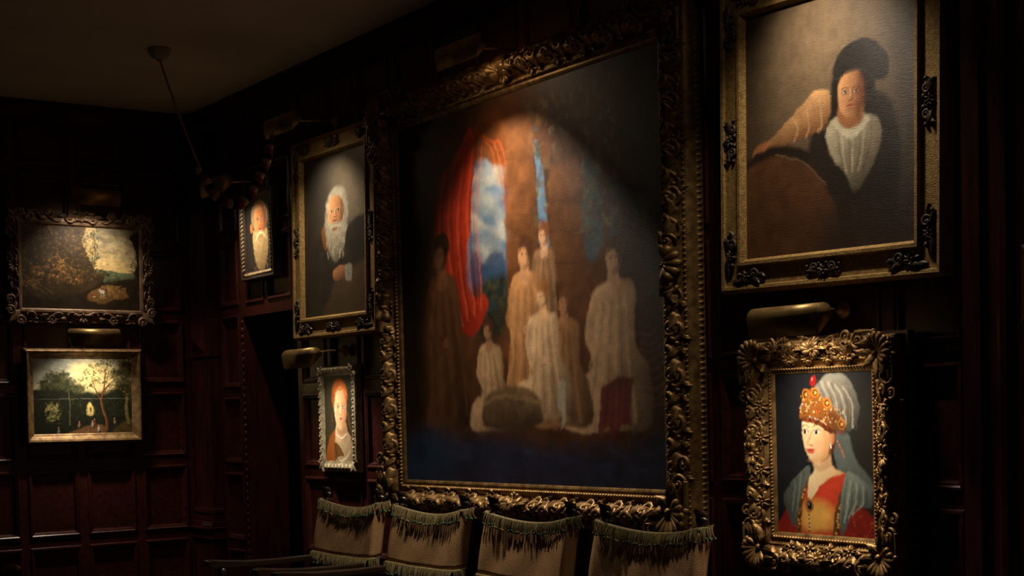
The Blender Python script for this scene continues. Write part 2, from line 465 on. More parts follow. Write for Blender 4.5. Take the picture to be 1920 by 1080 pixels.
    def stroke(s, pts, w0, w1, col, b=0.005, a=1.0, var=0.1, sm=True):
        P = s._curve(pts, False, 4) if sm and len(pts) > 2 else np.array(pts, float) * (s.A, 1)
        R = max(w0, w1) + 2*b + 0.01
        w = s.win(P[:, 0].min()-R, P[:, 0].max()+R, P[:, 1].min()-R, P[:, 1].max()+R); X, Y = s.X[w], s.Y[w]
        if X.size == 0: return
        d = np.full(X.shape, 9.0); n = len(P) - 1
        for i in range(n):
            (ax, ay), (bx, by) = P[i], P[i+1]
            ex, ey = bx-ax, by-ay; L = ex*ex+ey*ey+1e-12
            t = np.clip(((X-ax)*ex + (Y-ay)*ey)/L, 0, 1)
            wd = w0 + (w1-w0)*(i+t)/n
            d = np.minimum(d, np.hypot(X-ax-t*ex, Y-ay-t*ey) - wd)
        mk = np.clip(0.5 - d/(2*b), 0, 1); mk = mk*mk*(3-2*mk)*a
        s.mixin(w, mk, col, var)
    def dabs(s, n, box, size, cols, a=0.7, rot=None, asp=1.8, b=0.004, inside=None):
        for k in range(n):
            u = random.uniform(box[0], box[2]); v = random.uniform(box[1], box[3])
            if inside is not None and not inside(u, v): continue
            sz = random.uniform(*size)
            r = random.uniform(0, PI) if rot is None else rot + random.uniform(-.3, .3)
            s.ell(u, v, sz*asp/s.A, sz, random.choice(cols), b, r, a*random.uniform(.6, 1), 0)
    def finish(s, var=0.10, warp=1.0):
        # broken, wandering brush edges, then uneven pigment
        jj, ii = np.meshgrid(np.arange(s.ny), np.arange(s.nx), indexing='ij')
        wx = s.noise(26); wy = s.noise(26); fx = s.noise(70)
        y2 = np.clip(jj + (wy*.007 + fx*.003)*warp*s.ny, 0, s.ny-1).astype(int); x2 = np.clip(ii + (wx*.007 + fx*.003)*warp*s.ny, 0, s.nx-1).astype(int)
        C = s.C[y2, x2] * (1 + var*s.N3 + var*0.8*s.N2)[..., None]
        return np.clip(C, 0.0005, 0.95)

def face(p, u, v, ru, rv, skin, shade, lip=(150, 60, 45), hair=(60, 40, 28), eye=(40, 30, 25), brow=(70, 45, 30), turn=0.0, b=0.012, side=1, old=False, lipw=.26):
    """a plain frontal or slightly turned painted face; u,v centre, ru,rv half axes"""
    p.ell(u, v, ru, rv, skin, b, 0, 1, 0.06, col2=shade, ang=0.0 if side > 0 else PI)
    for sx in (-1, 1):
        ex = u + ru*(0.40*sx + 0.25*turn)
        p.ell(ex, v - rv*0.05, ru*0.24, rv*0.085, shade, b*0.7, 0, 0.8, 0)
        p.ell(ex, v - rv*0.05, ru*0.17, rv*0.05, (235, 222, 200), b*0.3, 0, 0.8, 0)
        p.ell(ex + ru*.02, v - rv*0.05, ru*0.085, rv*0.062, eye, b*0.25, 0, 1, 0)
        p.stroke([(ex - ru*.2, v - rv*.08), (ex, v - rv*.115), (ex + ru*.2, v - rv*.07)], rv*.012, rv*.008, (60, 38, 26), b*.3, .8)
        p.stroke([(ex - ru*0.24, v - rv*0.19), (ex, v - rv*0.25), (ex + ru*0.24, v - rv*0.19)], rv*0.022, rv*0.012, brow, b*0.4, 0.8)
    nx = u + ru*0.28*turn
    p.stroke([(nx + ru*0.10*side, v - rv*0.12), (nx + ru*0.15*side, v + rv*0.20)], rv*0.03, rv*0.05, shade, b*0.8, 0.55)
    p.stroke([(nx - ru*0.02*side, v - rv*0.15), (nx, v + rv*0.24)], rv*0.02, rv*0.035, tuple(min(255, c + 16) for c in skin), b*0.6, 0.7)
    p.ell(nx + ru*0.02*side, v + rv*0.30, ru*0.17, rv*0.035, shade, b*0.5, 0, 0.9, 0)
    p.ell(nx - ru*.1, v + rv*0.30, ru*0.045, rv*0.018, (70, 35, 25), b*0.3, 0, 0.8, 0)
    p.ell(nx + ru*.12, v + rv*0.30, ru*0.045, rv*0.018, (70, 35, 25), b*0.3, 0, 0.8, 0)
    p.ell(nx, v + rv*0.49, ru*lipw, rv*0.045, lip, b*0.4, 0, 0.95, 0)
    p.ell(nx, v + rv*0.545, ru*lipw*.75, rv*0.04, tuple(min(255, c + 25) for c in lip), b*0.4, 0, 0.9, 0)
    p.stroke([(nx - ru*lipw, v + rv*0.50), (nx, v + rv*0.505), (nx + ru*lipw, v + rv*0.50)], rv*0.009, rv*0.009, (90, 35, 28), b*0.3, 0.8)
    p.ell(nx, v + rv*0.66, ru*.22, rv*0.03, shade, b*.7, 0, .45, 0)
    for sx in (-1, 1): p.ell(u + ru*(.5*sx + .2*turn), v + rv*.25, ru*.24, rv*.16, (lip[0]+50, lip[1]+60, lip[2]+40), b*1.6, 0, .32, 0)

def art_big():
    """loose scene among ruins: red cloth, sky gap, brown piers, a group in pale robes, blue water"""
    p = Paint(360, 320, 2.0917/1.8161, (48, 30, 19))
    p.poly([(0.12, -.05), (0.9, -.05), (.95, .5), (.85, .9), (.15, .9), (.05, .4)], (76, 46, 26), 0.12, 1, .35)
    p.poly([(0.36, .0), (0.80, -.05), (.82, .3), (.76, .66), (.44, .66), (.40, .25)], (94, 57, 33), 0.06, .9, .45, col2=(90, 55, 31), gdir=(.3, 1))
    p.poly([(.36, .06), (.46, .05), (.49, .3), (.45, .24), (.40, .15), (.35, .14)], (112, 63, 30), .02, .8, .35)
    for k in range(3): p.stroke([(.355 + .03*k, .07 + .02*k), (.42 + .02*k, .14), (.465 + .01*k, .30)], .003, .004, (168, 74, 34), .003, .7)
    # sky gap, uneven outline
    p.poly([(.345, .20), (.385, .155), (.425, .20), (.455, .30), (.462, .42), (.45, .52), (.37, .55), (.315, .50), (.30, .40), (.325, .28)], (74, 106, 134), .010, 1, .15)
    p.dabs(120, (.31, .17, .46, .42), (.008, .026), [(176, 170, 154), (152, 148, 136), (124, 132, 134), (84, 108, 130), (72, 98, 122)], .6, .25, 2.4, .010, lambda u, v: ((u-.385)/.068)**2 + ((v-.33)/.155)**2 < 1)
    p.poly([(.31, .42), (.34, .39), (.37, .42), (.41, .39), (.455, .41), (.45, .50), (.38, .54), (.33, .50)], (44, 64, 92), .010, .9, .25)
    p.poly([(.30, .50), (.36, .475), (.46, .46), (.46, .58), (.36, .62)], (36, 40, 32), .016, .9, .3)
    p.dabs(60, (.32, .47, .46, .60), (.004, .010), [(52, 54, 36), (26, 30, 24), (70, 66, 40)], .6, None, 1.6, .004)
    # lesser gaps and leaves
    p.poly([(.582, .15), (.595, .17), (.615, .26), (.625, .42), (.60, .44), (.588, .3)], (96, 128, 154), .005, .95, .2)
    p.poly([(.745, .22), (.80, .25), (.81, .42), (.77, .46), (.745, .4)], (58, 88, 98), .012, .75, .35)
    p.poly([(.83, .28), (.862, .30), (.86, .42), (.83, .44)], (50, 76, 88), .012, .7, .35)
    p.dabs(420, (.56, .05, .88, .40), (.003, .009), [(104, 74, 40), (128, 94, 52), (72, 92, 84), (50, 34, 22), (136, 128, 96), (64, 44, 26)], .55, None, 1.9, .003)
    # piers with stone courses
    p.poly([(.47, .10), (.575, .08), (.58, .30), (.585, .62), (.47, .64), (.462, .35)], (116, 72, 39), .010, .85, .4, sm=False, col2=(80, 49, 28), gdir=(0, 1))
    p.poly([(.632, .22), (.735, .20), (.735, .40), (.74, .70), (.64, .70), (.628, .40)], (114, 72, 40), .012, .85, .35, sm=False, col2=(58, 37, 24), gdir=(0, 1))
    for i, v in enumerate((.17, .235, .31, .38, .45)):
        p.stroke([(.47, v), (.58, v + .012)], .002, .003, (84, 50, 28), .004, .6, sm=False)
        for k in range(2): p.stroke([(.50 + .045*k + .02*(i % 2), v), (.50 + .045*k + .02*(i % 2), v + .06)], .002, .002, (92, 56, 30), .004, .5, sm=False)
    for v in (.3, .37, .45, .53): p.stroke([(.633, v), (.735, v + .012)], .002, .003, (58, 37, 24), .004, .6, sm=False)
    p.poly([(.86, .1), (.93, .1), (.92, .7), (.87, .7)], (50, 33, 22), .03, .8, .3)
    # red cloth
    p.poly([(.335, .06), (.345, .14), (.325, .30), (.30, .42), (.32, .50), (.375, .50), (.385, .54), (.33, .60), (.26, .58), (.235, .46), (.175, .42), (.165, .28), (.20, .17), (.27, .12)], (176, 52, 27), .006, 1, .15, col2=(128, 34, 19), gdir=(-.6, .5))
    for k in range(13):
        u = .175 + .0135*k
        p.stroke([(u + .045, .15 - .004*k), (u + .012, .28), (u + .02, .44), (.25 + .009*k, .585 - .004*k)], .0015, .004, [(206, 84, 50), (98, 22, 14), (150, 40, 22)][k % 3], .006, .6)
    # people in loose pale robes
    def robed(u, v, h, col, skin, w=.55, lean=0.0, hair=(74, 44, 26), seated=False):
        a = 1/p.A; dk = tuple(int(c*.42) for c in col); lt = tuple(min(255, int(c*1.10)) for c in col)
        X = lambda x, y: (u + (x + lean*y)*h*a, v + y*h)
        if seated: pts = [X(-.07, .13), X(-.20, .20), X(-.24, .45), X(-.16, .62), X(-.36, .72), X(-.40, .98), X(.10, 1.0), X(.40, .96), X(.36, .66), X(.22, .50), X(.21, .20), X(.07, .13)]
        else: pts = [X(-.06, .12), X(-.16, .18), X(-.20, .45), X(-.17, .70), X(-.24, 1.0), X(.22, 1.0), X(.18, .70), X(.19, .42), X(.15, .18), X(.06, .12)]
        p.poly(pts, lt, .007, .97, .14, col2=dk, gdir=(1, .35))
        for k in range(7):
            x = -.17 + .055*k
            e = (x*1.6 if seated else x*1.25)
            p.stroke([X(x*.7, .22 + .03*(k % 2)), X(x, .55), X(e, .94)], .001 + .004*h, .002 + .010*h, dk if k % 2 else lt, .006, .42)
        p.stroke([X(-.16, .24), X(-.20, .46), X(-.02, .52)], .035*h, .025*h, tuple(int(c*.9) for c in col), .006, .75)
        p.ell(*X(.01, .525), .035*h*a, .030*h, skin, .004, 0, .95, 0)
        p.stroke([X(0, .06), X(0, .16)], .045*h, .06*h, skin, .006, .95)
        p.ell(*X(0, 0), .072*h*a, .098*h, skin, .006, 0, 1, .05, col2=tuple(int(c*.5) for c in skin), ang=.3)
        p.ell(*X(.015, -.05), .085*h*a, .080*h, hair, .006, .2, .95, .15)
        p.ell(*X(-.02, .015), .055*h*a, .060*h, skin, .006, 0, .9, 0)
        p.ell(*X(-.03, .0), .010*h*a, .010*h, (60, 36, 24), .003, 0, .7, 0); p.ell(*X(.02, .0), .010*h*a, .010*h, (60, 36, 24), .003, 0, .7, 0)
    robed(.19, .375, .46, (96, 60, 36), (112, 72, 46), lean=.05, hair=(36, 24, 18))
    robed(.605, .375, .26, (150, 112, 78), (206, 158, 120), hair=(120, 70, 36))
    robed(.535, .415, .36, (186, 132, 84), (196, 142, 98), lean=-.03)
    robed(.845, .46, .40, (186, 150, 114), (190, 150, 114), lean=-.10, seated=True, hair=(70, 50, 36))
    robed(.675, .55, .30, (150, 108, 72), (160, 112, 76), lean=-.08, seated=True, hair=(96, 62, 36))
    robed(.595, .525, .30, (204, 166, 126), (212, 164, 120), seated=True, hair=(140, 92, 48))
    robed(.385, .595, .26, (178, 142, 104), (150, 106, 74), lean=.06, seated=True)
    # stone basin, hanging cloth
    p.poly([(.36, .78), (.42, .745), (.54, .75), (.58, .79), (.57, .845), (.37, .85)], (108, 84, 58), .008, .95, .35, col2=(58, 42, 30), gdir=(0, 1))
    p.stroke([(.36, .785), (.46, .765), (.58, .79)], .006, .006, (136, 108, 76), .004, .7)
    for k in range(8): p.stroke([(.38 + .025*k, .80), (.385 + .024*k, .84)], .002, .003, (60, 44, 30), .004, .5, sm=False)
    p.poly([(.65, .735), (.675, .74), (.668, .80), (.672, .84), (.657, .86), (.655, .81), (.643, .80)], (160, 151, 132), .004, .85, .2, sm=False)
    p.poly([(.79, .76), (.84, .735), (.90, .74), (.885, .79), (.89, .85), (.86, .845), (.83, .89), (.815, .85), (.78, .875), (.785, .81)], (92, 30, 33), .006, .9, .3, sm=False)
    for k in range(4): p.stroke([(.80 + .022*k, .77 - .008*k), (.79 + .022*k, .87 - .01*k)], .002, .004, (136, 56, 54), .005, .5, sm=False)
    for k in range(9): p.stroke([(.92, .64 + .018*k), (.955, .645 + .02*k), (.99, .62 + .022*k)], .002, .003, (120, 80, 66), .004, .5)
    # water
    p.poly([(-.1, .86), (.25, .87), (.45, .875), (.62, .90), (.85, .905), (1.1, .85), (1.1, 1.1), (-.1, 1.1)], (34, 38, 60), .035, .95, .25)
    p.ell(.06, .93, .13, .07, (24, 62, 92), .06, 0, .8, .3)
    p.dabs(160, (0, .88, 1, 1), (.003, .008), [(46, 54, 84), (24, 27, 44), (60, 66, 96), (40, 40, 50)], .35, 0, 4, .005)
    p.poly([(-.1, -.1), (.10, -.1), (.17, .25), (.10, .6), (.08, .82), (-.1, .8)], (22, 16, 13), .05, .88, .2)
    p.poly([(.90, -.1), (1.1, -.1), (1.1, .84), (.97, .64), (.93, .3)], (26, 19, 15), .04, .85, .3)
    p.poly([(-.1, -.1), (1.1, -.1), (1.1, .04), (.6, .0), (.3, .04), (-.1, .15)], (34, 27, 23), .05, .8, .2)
    return p.finish(.20, .8)

def art_cap():
    """plain half-length man in a dark beret and pale shirt, seated behind a round brown table"""
    p = Paint(250, 280, .8118/.9107, (76, 61, 45))
    p.ell(.62, .20, .55, .42, (120, 100, 76), .3, 0, .8, .15)
    p.poly([(-.1, -.1), (.14, -.1), (.06, .5), (-.1, .6)], (42, 34, 26), .12, .7, .1)
    p.poly([(.86, .2), (1.1, .1), (1.1, 1.1), (.70, 1.1), (.88, .7)], (54, 43, 31), .09, .85, .15)
    # dark cloak
    p.poly([(.40, .56), (.46, .44), (.56, .40), (.80, .42), (.89, .56), (.90, .78), (.84, .95), (.5, .86), (.40, .70)], (36, 30, 24), .018, 1, .2)
    # warm sleeve resting on the table
    p.poly([(.53, .40), (.45, .365), (.37, .40), (.28, .455), (.18, .51), (.13, .535), (.17, .565), (.28, .545), (.40, .53), (.50, .50)], (208, 160, 108), .008, 1, .10, col2=(108, 68, 42), gdir=(.25, 1))
    for k in range(6): p.stroke([(.30 + .04*k, .45 - .012*k), (.33 + .035*k, .50), (.31 + .035*k, .54 - .004*k)], .002, .004, (136, 90, 56) if k % 2 else (226, 182, 130), .008, .5)
    p.ell(.115, .545, .040, .017, (168, 108, 70), .006, -.25, 1, .08)
    for k in range(4): p.stroke([(.10 - .008*k, .540 + .006*k), (.065 - .004*k, .552 + .007*k)], .006, .004, (164, 104, 66), .004, .95, sm=False)
    # shirt
    p.poly([(.50, .52), (.58, .48), (.70, .485), (.78, .52), (.80, .60), (.74, .70), (.66, .78), (.60, .70), (.52, .62)], (184, 172, 144), .008, 1, .12, col2=(84, 74, 58), gdir=(.6, 1))
    for k in range(10): p.stroke([(.55 + .022*k, .50 + .004*k), (.57 + .019*k, .60), (.60 + .011*k, .70)], .0015, .004, [(96, 84, 66), (206, 196, 170), (140, 128, 104)][k % 3], .006, .6)
    p.poly([(.55, .50), (.62, .535), (.72, .50), (.73, .525), (.64, .575), (.55, .53)], (206, 196, 170), .006, .9, .1)
    # neck, hair, head, beret
    p.poly([(.57, .44), (.69, .44), (.70, .51), (.63, .54), (.57, .51)], (150, 98, 62), .010, 1, .05)
    p.poly([(.53, .34), (.56, .28), (.74, .28), (.77, .36), (.76, .46), (.72, .49), (.70, .42), (.58, .40), (.55, .47), (.52, .44)], (30, 23, 18), .012, 1, .2)
    face(p, .635, .405, .072, .092, (218, 160, 108), (112, 62, 38), (150, 70, 50), turn=-.15, b=.008, brow=(44, 29, 21))
    p.poly([(.69, .34), (.715, .42), (.68, .50), (.66, .44)], (98, 54, 34), .016, .6, .05)
    p.poly([(.545, .335), (.56, .26), (.64, .215), (.75, .225), (.835, .30), (.83, .37), (.77, .375), (.70, .325), (.61, .325)], (31, 27, 24), .006, 1, .3, col2=(20, 17, 15), gdir=(1, .4))
    p.stroke([(.55, .338), (.62, .327), (.70, .328), (.76, .368)], .005, .004, (52, 45, 38), .004, .8)
    # round table, lower left
    p.ell(.20, 1.01, .46, .46, (40, 31, 24), .010, 0, 1, .15)
    p.ell(.18, 1.04, .42, .45, (96, 62, 37), .012, 0, 1, .25, col2=(58, 37, 24), ang=.9)
    p.stroke([(.20, .585), (.36, .63), (.50, .735)], .003, .002, (132, 108, 80), .005, .6)
    p.poly([(.45, .95), (.6, .80), (.8, .82), (1.1, .8), (1.1, 1.1), (.4, 1.1)], (50, 37, 27), .08, .9, .2)
    return p.finish(.13, .7)

def art_sage():
    """plain old man with a long pale beard in a dark cloak"""
    p = Paint(140, 290, .7602/.9107, (62, 55, 47))
    p.ell(.92, .2, .35, .30, (132, 117, 93), .2, .2, .9, .08)
    p.poly([(-.1, -.1), (.3, -.1), (.25, .3), (.2, .6), (-.1, 1.1)], (38, 34, 30), .12, .8, .08)
    p.poly([(.0, 1.1), (.06, .66), (.18, .53), (.34, .47), (.66, .46), (.84, .42), (1.0, .44), (1.1, .6), (1.1, 1.1)], (44, 39, 33), .018, 1, .2)
    for k in range(7): p.stroke([(.20 + .09*k, .56 + .02*abs(k-3)), (.16 + .11*k, .74), (.10 + .13*k, .98)], .003, .006, (68, 60, 50) if k % 2 else (28, 25, 22), .012, .5)
    p.poly([(.25, 1.1), (.42, .86), (.62, .74), (.82, .70), (1.1, .70), (1.1, 1.1)], (90, 70, 49), .03, .95, .2, col2=(60, 48, 35), gdir=(-.3, 1))
    p.poly([(.28, .47), (.36, .44), (.42, .54), (.34, .58)], (140, 88, 40), .012, .7, .1)
    # hair, face, beard
    p.poly([(.35, .36), (.38, .28), (.47, .225), (.58, .215), (.66, .26), (.69, .35), (.68, .46), (.60, .52), (.40, .52), (.34, .46)], (150, 142, 122), .016, 1, .25)
    face(p, .50, .365, .125, .105, (216, 160, 108), (120, 72, 45), (130, 66, 48), brow=(150, 140, 120), turn=-.12, b=.008)
    p.poly([(.59, .30), (.635, .36), (.61, .44), (.57, .42)], (110, 66, 42), .016, .6, .05)
    for k in range(3): p.stroke([(.42, .30 + .014*k), (.50, .295 + .014*k), (.58, .305 + .014*k)], .0015, .0015, (160, 106, 68), .003, .6)
    p.poly([(.375, .40), (.42, .435), (.47, .432), (.50, .425), (.54, .432), (.59, .435), (.63, .40), (.655, .50), (.61, .60), (.53, .665), (.46, .655), (.38, .57), (.355, .48)], (176, 167, 142), .012, .97, .2, col2=(104, 93, 74), gdir=(.2, 1))
    p.dabs(150, (.36, .44, .65, .64), (.0015, .0032), [(214, 206, 182), (124, 113, 92), (160, 150, 126), (190, 180, 154)], .65, PI/2 + .1, 6, .002)
    p.ell(.49, .468, .045, .008, (136, 70, 54), .005, 0, .85, 0)
    p.stroke([(.43, .455), (.49, .445), (.55, .455)], .007, .005, (190, 182, 158), .005, .8)
    p.dabs(90, (.36, .30, .42, .50), (.0015, .0030), [(190, 182, 160), (112, 105, 90)], .55, PI/2, 6, .002); p.dabs(50, (.60, .25, .69, .48), (.0015, .003), [(150, 142, 122), (90, 84, 72)], .55, PI/2, 6, .002)
    # folded hands on the cloak
    p.poly([(.46, .72), (.58, .69), (.68, .72), (.66, .77), (.54, .785), (.46, .765)], (176, 122, 80), .008, .95, .08, col2=(96, 60, 40), gdir=(.3, 1))
    for k in range(4): p.stroke([(.50 + .03*k, .715), (.53 + .03*k, .765)], .0015, .0015, (100, 62, 42), .003, .7, sm=False)
    p.poly([(.64, .70), (.74, .70), (.73, .79), (.65, .78)], (150, 146, 130), .008, .85, .15)
    return p.finish(.11, .7)

def art_sultana():
    p = Paint(190, 238, .4754/.595, (24, 25, 28))
    p.ell(.2, .35, .4, .4, (34, 36, 40), .2, 0, .8, .1)
    p.ell(.9, .5, .3, .4, (44, 41, 34), .2, 0, .7, .1)
    # veil behind the neck
    p.poly([(.62, .36), (.74, .38), (.80, .52), (.90, .60), (.99, .70), (.86, .74), (.66, .62), (.60, .48)], (92, 100, 96), .012, .85, .18)
    # neck and breast
    p.poly([(.40, .50), (.55, .44), (.58, .56), (.70, .62), (.56, .70), (.36, .78), (.33, .66), (.40, .60)], (240, 214, 168), .010, 1, .04, col2=(196, 152, 104), gdir=(1, .1))
    # dress
    p.poly([(.35, .62), (.335, .72), (.355, .78), (.50, .66), (.70, .61), (.74, .66), (.66, .85), (.60, 1.05), (.22, 1.05), (.24, .80)], (190, 62, 38), .008, 1, .12)
    p.ell(.42, .88, .17, .10, (228, 172, 84), .05, 0, .95, .1)
    p.poly([(.22, .98), (.6, .96), (.58, 1.1), (.22, 1.1)], (170, 50, 34), .03, .8, .1)
    # gold-worked borders
    for pts in ([(.33, .63), (.25, .80), (.22, 1.02)], [(.73, .64), (.64, .82), (.60, 1.02)]):
        p.stroke(pts, .020, .030, (96, 66, 34), .006, 1, .3)
        for k in range(22):
            t = k/21; i = min(1, int(t*2)); f = t*2 - i
            u = pts[i][0] + (pts[i+1][0]-pts[i][0])*f; v = pts[i][1] + (pts[i+1][1]-pts[i][1])*f
            p.ell(u + random.uniform(-.012, .012), v, .010, .008, random.choice([(206, 160, 84), (40, 30, 24), (168, 118, 60)]), .003, 0, .9, 0)
    # sleeves
    p.poly([(.18, .80), (.22, .84), (.20, 1.05), (.0, 1.05), (.03, .92)], (136, 34, 28), .010, 1, .2)
    p.poly([(.72, .80), (.86, .80), (1.0, .90), (1.0, 1.05), (.62, 1.05)], (128, 34, 26), .010, 1, .25)
    p.dabs(70, (.76, .84, .98, 1.0), (.003, .006), [(170, 70, 40), (96, 24, 20), (188, 100, 52)], .5, None, 1.5, .003)
    # shawl
    p.poly([(.33, .57), (.36, .62), (.26, .76), (.20, .94), (.12, .84), (.09, .76), (.16, .68)], (104, 112, 104), .009, 1, .2, col2=(70, 76, 72), gdir=(-1, .3))
    p.poly([(.71, .61), (.82, .62), (.95, .71), (.94, .80), (.80, .80), (.72, .90), (.66, .98), (.65, .82)], (126, 134, 124), .009, 1, .2, col2=(72, 80, 76), gdir=(.6, .7))
    for k in range(7): p.stroke([(.72 + .03*k, .64 + .008*k), (.69 + .035*k, .78), (.67 + .02*k, .90 - .012*k)], .003, .007, (166, 170, 154) if k % 2 else (46, 51, 48), .007, .6)
    for k in range(5): p.stroke([(.18 + .03*k, .68 - .02*k), (.15 + .025*k, .84)], .002, .003, (142, 146, 132) if k % 2 else (44, 49, 46), .006, .6)
    # hair, head (turned to the left)
    p.ell(.46, .40, .165, .14, (84, 42, 22), .012, 0, 1, .2)
    p.poly([(.295, .30), (.40, .285), (.53, .32), (.56, .42), (.54, .50), (.46, .55), (.385, .545), (.335, .50), (.315, .46), (.30, .42)], (246, 222, 176), .008, 1, .03, col2=(214, 164, 112), gdir=(1, .35))
    p.ell(.585, .405, .032, .035, (214, 158, 110), .006, 0, 1, .05, col2=(150, 86, 54), ang=0)
    p.poly([(.50, .33), (.56, .40), (.545, .50), (.47, .55), (.50, .46)], (196, 140, 92), .022, .6, .04)
    p.poly([(.39, .552), (.47, .557), (.55, .50), (.57, .56), (.50, .60), (.42, .595)], (186, 138, 94), .014, .65, .04)
    for ex, w_ in ((.325, .026), (.435, .036)):
        p.ell(ex, .365, w_*1.25, .017, (206, 160, 116), .007, 0, .8, 0)
        p.ell(ex, .366, w_, .011, (238, 226, 204), .003, 0, 1, 0)
        p.ell(ex - .004, .366, w_*.45, .0115, (52, 32, 22), .003, 0, 1, 0)
        p.stroke([(ex - w_*1.1, .362), (ex, .353), (ex + w_*1.1, .364)], .0022, .0018, (80, 46, 30), .003, .9)
        p.stroke([(ex - w_*1.2, .338), (ex, .326), (ex + w_*1.3, .338)], .003, .002, (112, 70, 42), .003, .85)
    p.stroke([(.385, .36), (.365, .40), (.345, .435), (.36, .445), (.385, .442)], .004, .004, (198, 148, 100), .005, .85)
    p.ell(.39, .447, .014, .005, (150, 84, 58), .003, 0, .7, 0)
    p.ell(.372, .474, .044, .009, (196, 62, 46), .004, 0, 1, 0); p.ell(.372, .485, .034, .008, (212, 92, 72), .004, 0, .95, 0)
    p.ell(.47, .45, .05, .04, (232, 168, 124), .03, 0, .5, 0)
    p.ell(.41, .535, .05, .012, (212, 160, 114), .012, 0, .6, 0)
    for k in range(26):
        u = .30 + .28*k/25
        p.ell(u, .292 + .07*((k/25)**2) + random.uniform(-.006, .008), .018, .013, random.choice([(112, 54, 24), (150, 76, 34), (84, 40, 20)]), .004, random.random()*3, .95, .1)
    # wrapped turban and jewelled crown
    p.poly([(.40, .14), (.44, .09), (.55, .03), (.70, .035), (.80, .12), (.85, .24), (.80, .34), (.70, .36), (.55, .26), (.45, .20)], (124, 122, 112), .010, 1, .25, col2=(62, 62, 58), gdir=(.7, .7))
    for k in range(9): p.stroke([(.45 + .035*k, .06 + .006*k), (.50 + .04*k, .14 + .01*k), (.56 + .032*k, .26 + .012*k)], .003, .005, (166, 162, 148) if k % 2 else (66, 62, 54), .006, .65)
    p.poly([(.27, .285), (.30, .17), (.36, .12), (.46, .14), (.58, .22), (.70, .30), (.71, .36), (.62, .36), (.50, .305), (.36, .275)], (150, 90, 36), .008, 1, .2, col2=(112, 62, 26), gdir=(.8, .5))
    p.dabs(190, (.27, .13, .71, .36), (.0025, .006), [(226, 176, 88), (92, 50, 22), (240, 214, 150), (60, 34, 22), (196, 128, 52), (236, 230, 214)], .9, None, 1.2, .003,
           lambda u, v: v > .12 + .33*max(0, u-.36) and v < .285 + .22*max(0, u-.4) and u > .275)
    for u, v in ((.335, .145), (.425, .135), (.545, .20), (.68, .325)):
        p.ell(u, v, .040, .032, (178, 108, 42), .004, 0, 1, .1); p.ell(u, v, .024, .020, (84, 44, 20), .003, 0, 1, 0); p.ell(u + .003, v, .013, .011, (226, 164, 78), .003, 0, 1, 0)
    for u, v in ((.41, .055),): p.ell(u, v + .01, .028, .032, (150, 26, 24), .004, .2, 1, .1); p.ell(u - .008, v, .007, .010, (230, 120, 100), .003, 0, .8, 0)
    for u, v in ((.45, .25), (.66, .375)): p.ell(u, v, .011, .009, (186, 26, 30), .003, 0, 1, 0)
    for k in range(8): p.stroke([(.50 + .03*k, .05 + .004*k), (.56 + .032*k, .15 + .01*k), (.60 + .025*k, .24 + .012*k)], .0012, .0012, (150, 112, 62), .002, .6)
    p.poly([(.56, .25), (.68, .30), (.74, .36), (.70, .39), (.60, .36)], (54, 44, 34), .012, .45, .1)
    # brooch, chain, earring
    p.ell(.35, .805, .040, .042, (150, 104, 52), .005, 0, 1, .2); p.ell(.35, .805, .022, .028, (20, 18, 20), .003, 0, 1, 0); p.ell(.345, .795, .007, .008, (150, 150, 150), .003, 0, .9, 0)
    for k in range(9): p.ell(.345 + .002*(k % 2), .86 + .012*k, .008, .006, (196, 190, 180) if k % 2 else (60, 56, 54), .003, 0, 1, 0)
    p.ell(.575, .45, .008, .016, (230, 214, 180), .003, 0, 1, 0)
    for k in range(6): p.ell(.64 + .012*k, .42 + .018*k, .008, .007, (196, 110, 70), .003, 0, .9, 0)
    return p.finish(.06)

